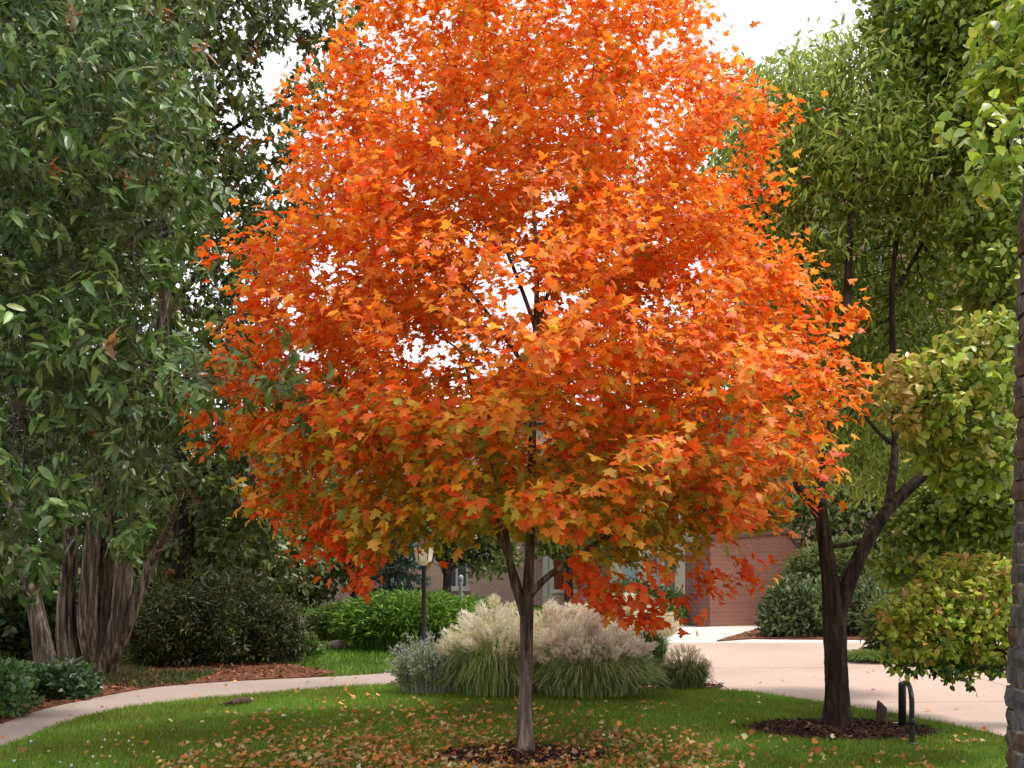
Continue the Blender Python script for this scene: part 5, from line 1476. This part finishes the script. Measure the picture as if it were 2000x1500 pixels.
CREAM = [(0.80, 0.73, 0.55), (0.76, 0.68, 0.48), (0.84, 0.79, 0.64), (0.70, 0.62, 0.40)]
PINK = [(0.74, 0.62, 0.49), (0.70, 0.56, 0.45), (0.78, 0.68, 0.55), (0.64, 0.51, 0.39)]
grass_clump('feather_grass', 965, 1352, 1.10, 0.97, 'grass clump with dense cream plumes left of the maple trunk', 3000, 165, GB, CREAM, (0.16, 0.27), .12, (.5, .95), (-.15, 0), .042)
grass_clump('fountain_grass', 1150, 1353, 1.38, 0.82, 'wide arching grass clump with pinkish plumes right of the maple trunk', 4200, 230, GB, PINK, (0.13, 0.22), .12, (.70, .98), (.2, 0), .03)
grass_clump('feather_grass', 1235, 1312, 1.0, 0.86, 'pale plumed grass clump standing behind the pink fountain grass', 1600, 150, GB, CREAM, (0.18, 0.30), .6, (.78, 1.02), (-.1, 0), .045)
grass_clump('feather_grass', 1105, 1315, 1.0, 0.84, 'hazy pink plumed clump behind the maple trunk', 1300, 150, GB, PINK + CREAM, (0.15, 0.25), .5, (.75, 1.0), (0.1, 0), .042)
grass_clump('upright_grass', 1268, 1336, .40, .84, 'narrow upright green grass clump at the right end of the grasses', 1400, 40, [(0.06, 0.12, 0.03), (0.09, 0.155, 0.04), (0.05, 0.09, 0.025)], CREAM, (0.10, 0.18), .85, (.8, 1.02), (0, .3), .03)
grass_clump('small_grass', 1338, 1342, .56, .46, 'small round grass tuft with fine seed heads beside the plaza', 1500, 90, [(0.09, 0.125, 0.03), (0.14, 0.165, 0.045), (0.19, 0.19, 0.07)], [(0.52, 0.44, 0.26), (0.45, 0.36, 0.2)], (0.05, 0.10), .35, (.6, 1.0), (0, 0), .014)
grass_clump('carpet_grass', 1700, 1288, .9, .20, 'low spreading grass tuft on the bed behind the forked trunk', 1500, 0, [(0.10, 0.17, 0.03), (0.13, 0.20, 0.04)], None, upright=.1)

def sage(px, py, w, h, label):
    base = gnd(px, py, .055)
    root = empty('sage_bush', base, label, 'shrub')
    n = 620
    a = R.uniform(0, 2 * math.pi, n); D = np.stack([np.cos(a), np.sin(a), np.zeros(n)], 1)
    r0 = R.random(n) ** .5 * .40 * w
    P0 = base + D * r0[:, None] * np.array([1, .7, 1])
    L = R.uniform(.05, 1, n) * w * .3; H = h * R.uniform(.5, 1.0, n) * (1 - .45 * (r0 / (.40 * w)) ** 2)
    arch = R.uniform(0, .45, n)
    strips(P0, D, L, R.uniform(.002, .0035, n), H, arch, palette_cols(n, [(0.36, 0.38, 0.27), (0.28, 0.33, 0.19), (0.42, 0.40, 0.38)], [2, 2, 1], .18), 'stems', root, M['grass'], 6)
    k = 17
    t = R.uniform(.12, 1.0, (n, k))
    rise = H[:, None] * np.sin(np.minimum(t * (1.25 + 1.6 * arch[:, None]), 3.0))
    P = (P0[:, None] + D[:, None] * (t ** 1.5 * L[:, None])[:, :, None] + np.array([0, 0, 1.]) * rise[:, :, None]).reshape(-1, 3)
    m = len(P); tt = t.ravel()
    C = palette_cols(m, [(0.22, 0.27, 0.11), (0.29, 0.34, 0.17), (0.15, 0.20, 0.07)], [3, 3, 1], .18)
    fl = tt > .72
    C[fl] = palette_cols(int(fl.sum()), [(0.52, 0.49, 0.52), (0.45, 0.42, 0.48), (0.58, 0.56, 0.54)], [2, 2, 1], .15)
    T = R.normal(0, .6, (m, 3)) + np.array([0, 0, .5]); Nn = R.normal(0, 1, (m, 3))
    foliage(root, SMALL, P, T, Nn, np.where(fl, R.uniform(.012, .026, m), R.uniform(.028, .055, m)), C, M['grass'], 0, part='foliage')
sage(842, 1350, .92, .72, 'airy grey-lilac sage bush where the path meets the grasses')

def arching(name, px, py, w, h, n, label, pal):
    base = gnd(px, py, 0.0)
    root = empty(name, base, label, 'shrub')
    a = R.uniform(0, 2 * math.pi, n); D = np.stack([np.cos(a), np.sin(a), np.zeros(n)], 1)
    q = R.random(n) ** .5
    P0 = base + np.stack([np.cos(a) * q * w * .36, np.sin(a) * q * w * .26, np.zeros(n)], 1)
    L = R.uniform(.1, 1, n) * w * .17
    H = h * R.uniform(.45, 1.02, n) * np.sqrt(np.clip(1 - .62 * q * q, .1, 1))
    arch = R.uniform(.1, .9, n)
    strips(P0, D, L, R.uniform(.007, .013, n), H, arch, palette_cols(n, pal, np.ones(len(pal)), .2), 'shoots', root, M['grass'], 5)
    k = 7
    t = R.uniform(.35, 1, (n, k))
    rise = H[:, None] * np.sin(np.minimum(t * (1.25 + 1.6 * arch[:, None]), 3.0))
    P = (P0[:, None] + D[:, None] * (t ** 1.5 * L[:, None])[:, :, None] + np.array([0, 0, 1.]) * rise[:, :, None]).reshape(-1, 3)
    Dr = np.repeat(D, k, 0); m = len(P)
    foliage(root, THIN, P, Dr + R.normal(0, .5, (m, 3)) + np.array([0, 0, .3]), R.normal(0, .6, (m, 3)) + np.array([0, 0, .8]), R.uniform(.08, .17, m), palette_cols(m, pal, np.ones(len(pal)), .2), M['grass'], 0, part='foliage')
arching('arching_shrub', 800, 1268, 2.75, 1.02, 3200, 'broad mound of arching bright green shoots beyond the path', FG)
arching('arching_shrub', 668, 1252, 1.3, .74, 1300, 'smaller yellow-green mound behind the pale boulder', [(0.12, 0.19, 0.03), (0.16, 0.22, 0.04), (0.09, 0.14, 0.025)])
arching('arching_shrub', 910, 1250, 1.6, .85, 1500, 'green shoots behind the cream plumes', FG)

# ---------------------------------------------------------------- small things
def lathe(name, prof, mat, parent, loc, n=16, smooth=True):
    th = np.linspace(0, 2 * math.pi, n, endpoint=False)
    V = [(loc[0] + r_ * math.cos(t), loc[1] + r_ * math.sin(t), loc[2] + z) for r_, z in prof for t in th]
    Fc = [(k * n + i, k * n + (i + 1) % n, (k + 1) * n + (i + 1) % n, (k + 1) * n + i) for k in range(len(prof) - 1) for i in range(n)]
    Fc += [tuple(range((len(prof) - 1) * n, len(prof) * n)), tuple(reversed(range(n)))]
    return poly_obj(name, V, Fc, mat, parent, smooth)

# cycle hoop
def hoop():
    A, Bp = np.array([3.57, 8.9, 0.0]), np.array([3.338, 8.12, 0.0])
    root = empty('cycle_hoop', Bp, 'black bent metal hoop at the edge of the right mulch ring', 'cycle stand')
    V, Fq = tubes([(smooth_line([Bp + [0, 0, 0.02], Bp + [0, 0, .25], Bp + [.0, 0, .43], Bp * .8 + A * .2 + [0, 0, .505], Bp * .45 + A * .55 + [0, 0, .51], A * .9 + Bp * .1 + [0, 0, .465]], 34), np.full(34, .021))], 12)
    mesh_obj('hoop', V, Fq, M['black_metal'], root, smooth=True)
    lathe('post', [(.034, 0), (.034, .44), (.031, .462), (.012, .47)], M['black_metal'], root, A, 14)
    lathe('base_plate', [(.055, 0.03), (.055, .055), (.045, .062), (.024, .066)], M['black_metal'], root, Bp, 16)
    lathe('clamp', [(.026, .21), (.03, .215), (.03, .255), (.026, .26)], M['black_metal'], root, Bp, 12)
hoop()

def stub():
    p = gnd(1722, 1419, 0.03)
    th = np.linspace(0, 2 * math.pi, 14, endpoint=False)
    V, Fc = [], []
    prof = [(.055, -.03), (.052, .06), (.049, .13), (.047, .17), (.043, .20), (.032, .215)]
    for k, (r_, z) in enumerate(prof):
        for t in th:
            s = 1 + .05 * math.sin(5 * t + 3 * z * 20)
            zz = z + (max(0, k - 2) * .011) * (-math.cos(t))
            V.append((p[0] + r_ * s * math.cos(t) + .0, p[1] + r_ * s * math.sin(t), p[2] + zz))
    for k in range(len(prof) - 1):
        for i in range(14): Fc.append((k * 14 + i, k * 14 + (i + 1) % 14, (k + 1) * 14 + (i + 1) % 14, (k + 1) * 14 + i))
    Fc.append(tuple(range((len(prof) - 1) * 14, len(prof) * 14)))
    root = empty('post_stub', p, 'short brown wooden post with slanted top beside the cycle hoop', 'post')
    poly_obj('post', V, Fc, M['post_wood'], root, True)
    boxes('marker', [(p[0] + .12, p[0] + .19, p[1] + .02, p[1] + .06, .03, .06)], M['pale_concrete'], root)
stub()

def lamp(px, py, Y, top_py, label, mat, lantern):
    base = np.array([(px - 1000) / F_PX * Y, Y, 0.0])
    h = CAM_Z + (HOR - top_py) / F_PX * Y
    root = empty('lamp_post' if lantern else 'slim_post', base, label, 'lamp post' if lantern else 'post')
    lathe('pole', [(.07, 0), (.07, .12), (.04, .16), (.034, h - .35), (.045, h - .33), (.045, h - .30)], mat, root, base, 12)
    if lantern:
        ln = lathe('lantern', [(.06, h - .30), (.13, h - .22), (.17, h - .02), (.165, h)], M['lantern'], root, base, 6, False)
        lathe('cap', [(.21, h + .003), (.19, h + .03), (.06, h + .13), (.02, h + .2)], M['black_metal'], root, base, 6, False)
        for k in range(6):
            t = k * math.pi / 3
            V, Fq = tubes([(np.array([base + [.135 * math.cos(t), .135 * math.sin(t), h - .22], base + [.178 * math.cos(t), .178 * math.sin(t), h]]), np.array([.009, .009]))], 6)
            mesh_obj('bar', V, Fq, M['black_metal'], ln)
    else:
        lathe('cap', [(.05, h - .30), (.05, h - .2), (.02, h - .17)], mat, root, base, 10)
lamp(828, 1250, 15.6, 1068, 'dark slim lamp post with a cream lantern behind the sage bush', M['black_metal'], True)
lamp(900, 1235, 18.2, 1105, 'pale grey slim post left of the cream plumes', M['grey_metal'], False)
lamp(748, 1200, 22, 1098, 'short pale post above the arching green mound', M['grey_metal'], False)

def rock(px, py, w, d, h, label, name='boulder', seed=0, mat='stone'):
    p = gnd(px, py)
    rr = np.random.default_rng(seed)
    n, m = 12, 7
    V, Fc = [], []
    for j in range(m):
        ph = -0.35 + (math.pi / 2 + .35) * j / (m - 1)
        for i in range(n):
            t = 2 * math.pi * i / n
            s = 1 + rr.normal(0, .09)
            x_ = math.copysign(abs(math.cos(t)) ** .7, math.cos(t)); y_ = math.copysign(abs(math.sin(t)) ** .7, math.sin(t))
            V.append((p[0] + w / 2 * s * max(math.cos(ph), 0) ** .6 * x_, p[1] + d / 2 * s * max(math.cos(ph), 0) ** .6 * y_, h * math.sin(ph) * (1 + rr.normal(0, .05))))
    for j in range(m - 1):
        for i in range(n): Fc.append((j * n + i, j * n + (i + 1) % n, (j + 1) * n + (i + 1) % n, (j + 1) * n + i))
    Fc.append(tuple(range((m - 1) * n, m * n)))
    return tag(poly_obj(name, V, Fc, M[mat]), label, 'rock')
rock(660, 1267, .36, .3, .15, 'pale rounded boulder at the foot of the green mound', seed=1)
rock(620, 1270, .30, .25, .10, 'flat brownish boulder left of the pale one', seed=2)
rock(585, 1222, .45, .3, .18, 'pale stone showing above the light green shrub', seed=3, mat='pale_concrete')
rock(1117, 1359, .16, .09, .05, 'small flat white stone at the foot of the pink grass', 'stone', 4, 'pale_concrete')

def log_piece():
    a0_, b0_ = gnd(440, 1379, .05), gnd(492, 1371, .06)
    root = empty('wood_log', a0_, 'short dark weathered log lying at the edge of the lawn by the path', 'log')
    V, Fq = tubes([(smooth_line([a0_ + [0, 0, .01], 0.5 * (a0_ + b0_) + [0, 0, .03], b0_ + [0, 0, .01]], 10), np.array([.012, .03, .036, .04, .042, .042, .041, .04, .036, .02]))], 10, .05)
    mesh_obj('log', V, Fq, M['post_wood'], root, smooth=True)
    V, Fq = tubes([(smooth_line([a0_ * .6 + b0_ * .4 + [0, 0, .03], a0_ * .8 + b0_ * .2 + [-.02, -.08, .05], a0_ + [-.02, -.12, .03]], 6), np.linspace(.018, .006, 6))], 7, .05)
    mesh_obj('twig', V, Fq, M['post_wood'], root, smooth=True)
log_piece()

# rough brick pillar at the right edge
def pillar():
    cx, cy, hgt = 3.045, 5.2, 3.75
    root = empty('brick_pillar', (cx, cy, 0), 'tapering pillar of rough dark bricks with pale mortar at the right edge', 'pillar')
    rad = lambda z: .375 - .095 * (z / hgt) ** .8
    lathe('mortar_core', [(rad(z) - .013, z) for z in np.linspace(0, hgt, 16)], M['pillar_mortar'], root, (cx, cy, 0), 40)
    nb, hb = 9, .112
    var = []
    for v in range(6):
        rr = np.random.default_rng(40 + v)
        seg = 4
        th = np.linspace(-math.pi / nb * .965, math.pi / nb * .965, seg + 1)
        V = []
        for zi, z in enumerate((0.005, hb * .5, hb - .008)):
            for t in th:
                for ri, rad_ in enumerate((.90, 1.0)):
                    bul = rad_ + (ri * (.02 * (zi == 1) + rr.normal(0, .014)))
                    tt = t * (1 + rr.normal(0, .012))
                    V.append((bul * math.cos(tt), bul * math.sin(tt), z + rr.normal(0, .004)))
        row = (seg + 1) * 2
        Fc = []
        for zi in range(2):
            for i in range(seg):
                a = zi * row + i * 2
                Fc.append((a + 1, a + 3, a + 3 + row, a + 1 + row))
            for e in (0, seg):
                a = zi * row + e * 2
                Fc.append((a, a + 1, a + 1 + row, a + row) if e == 0 else (a + 1, a, a + row, a + 1 + row))
        for i in range(seg):
            a = i * 2
            Fc.append((a, a + 2, a + 3, a + 1)); a += 2 * row
            Fc.append((a, a + 1, a + 3, a + 2))
        me = bpy.data.meshes.new('brick')
        me.from_pydata(V, [], Fc)
        me.materials.append(M['pillar_brick'] if v % 3 else M['pillar_brick_warm'])
        var.append(me)
    for k in range(int(hgt / hb)):
        z = k * hb
        crs = .5 * (k % 2) + random.uniform(-.18, .18)
        for i in range(nb):
            o = bpy.data.objects.new('brick', var[random.randrange(6)])
            link(o, root)
            r_ = rad(z) + random.uniform(-.012, .014)
            o.matrix_basis = Matrix.Translation((cx, cy, z)) @ Matrix.Rotation(2 * math.pi * (i + crs) / nb + random.uniform(-.03, .03), 4, 'Z') @ Matrix.Diagonal((r_, r_, 1, 1))
pillar()
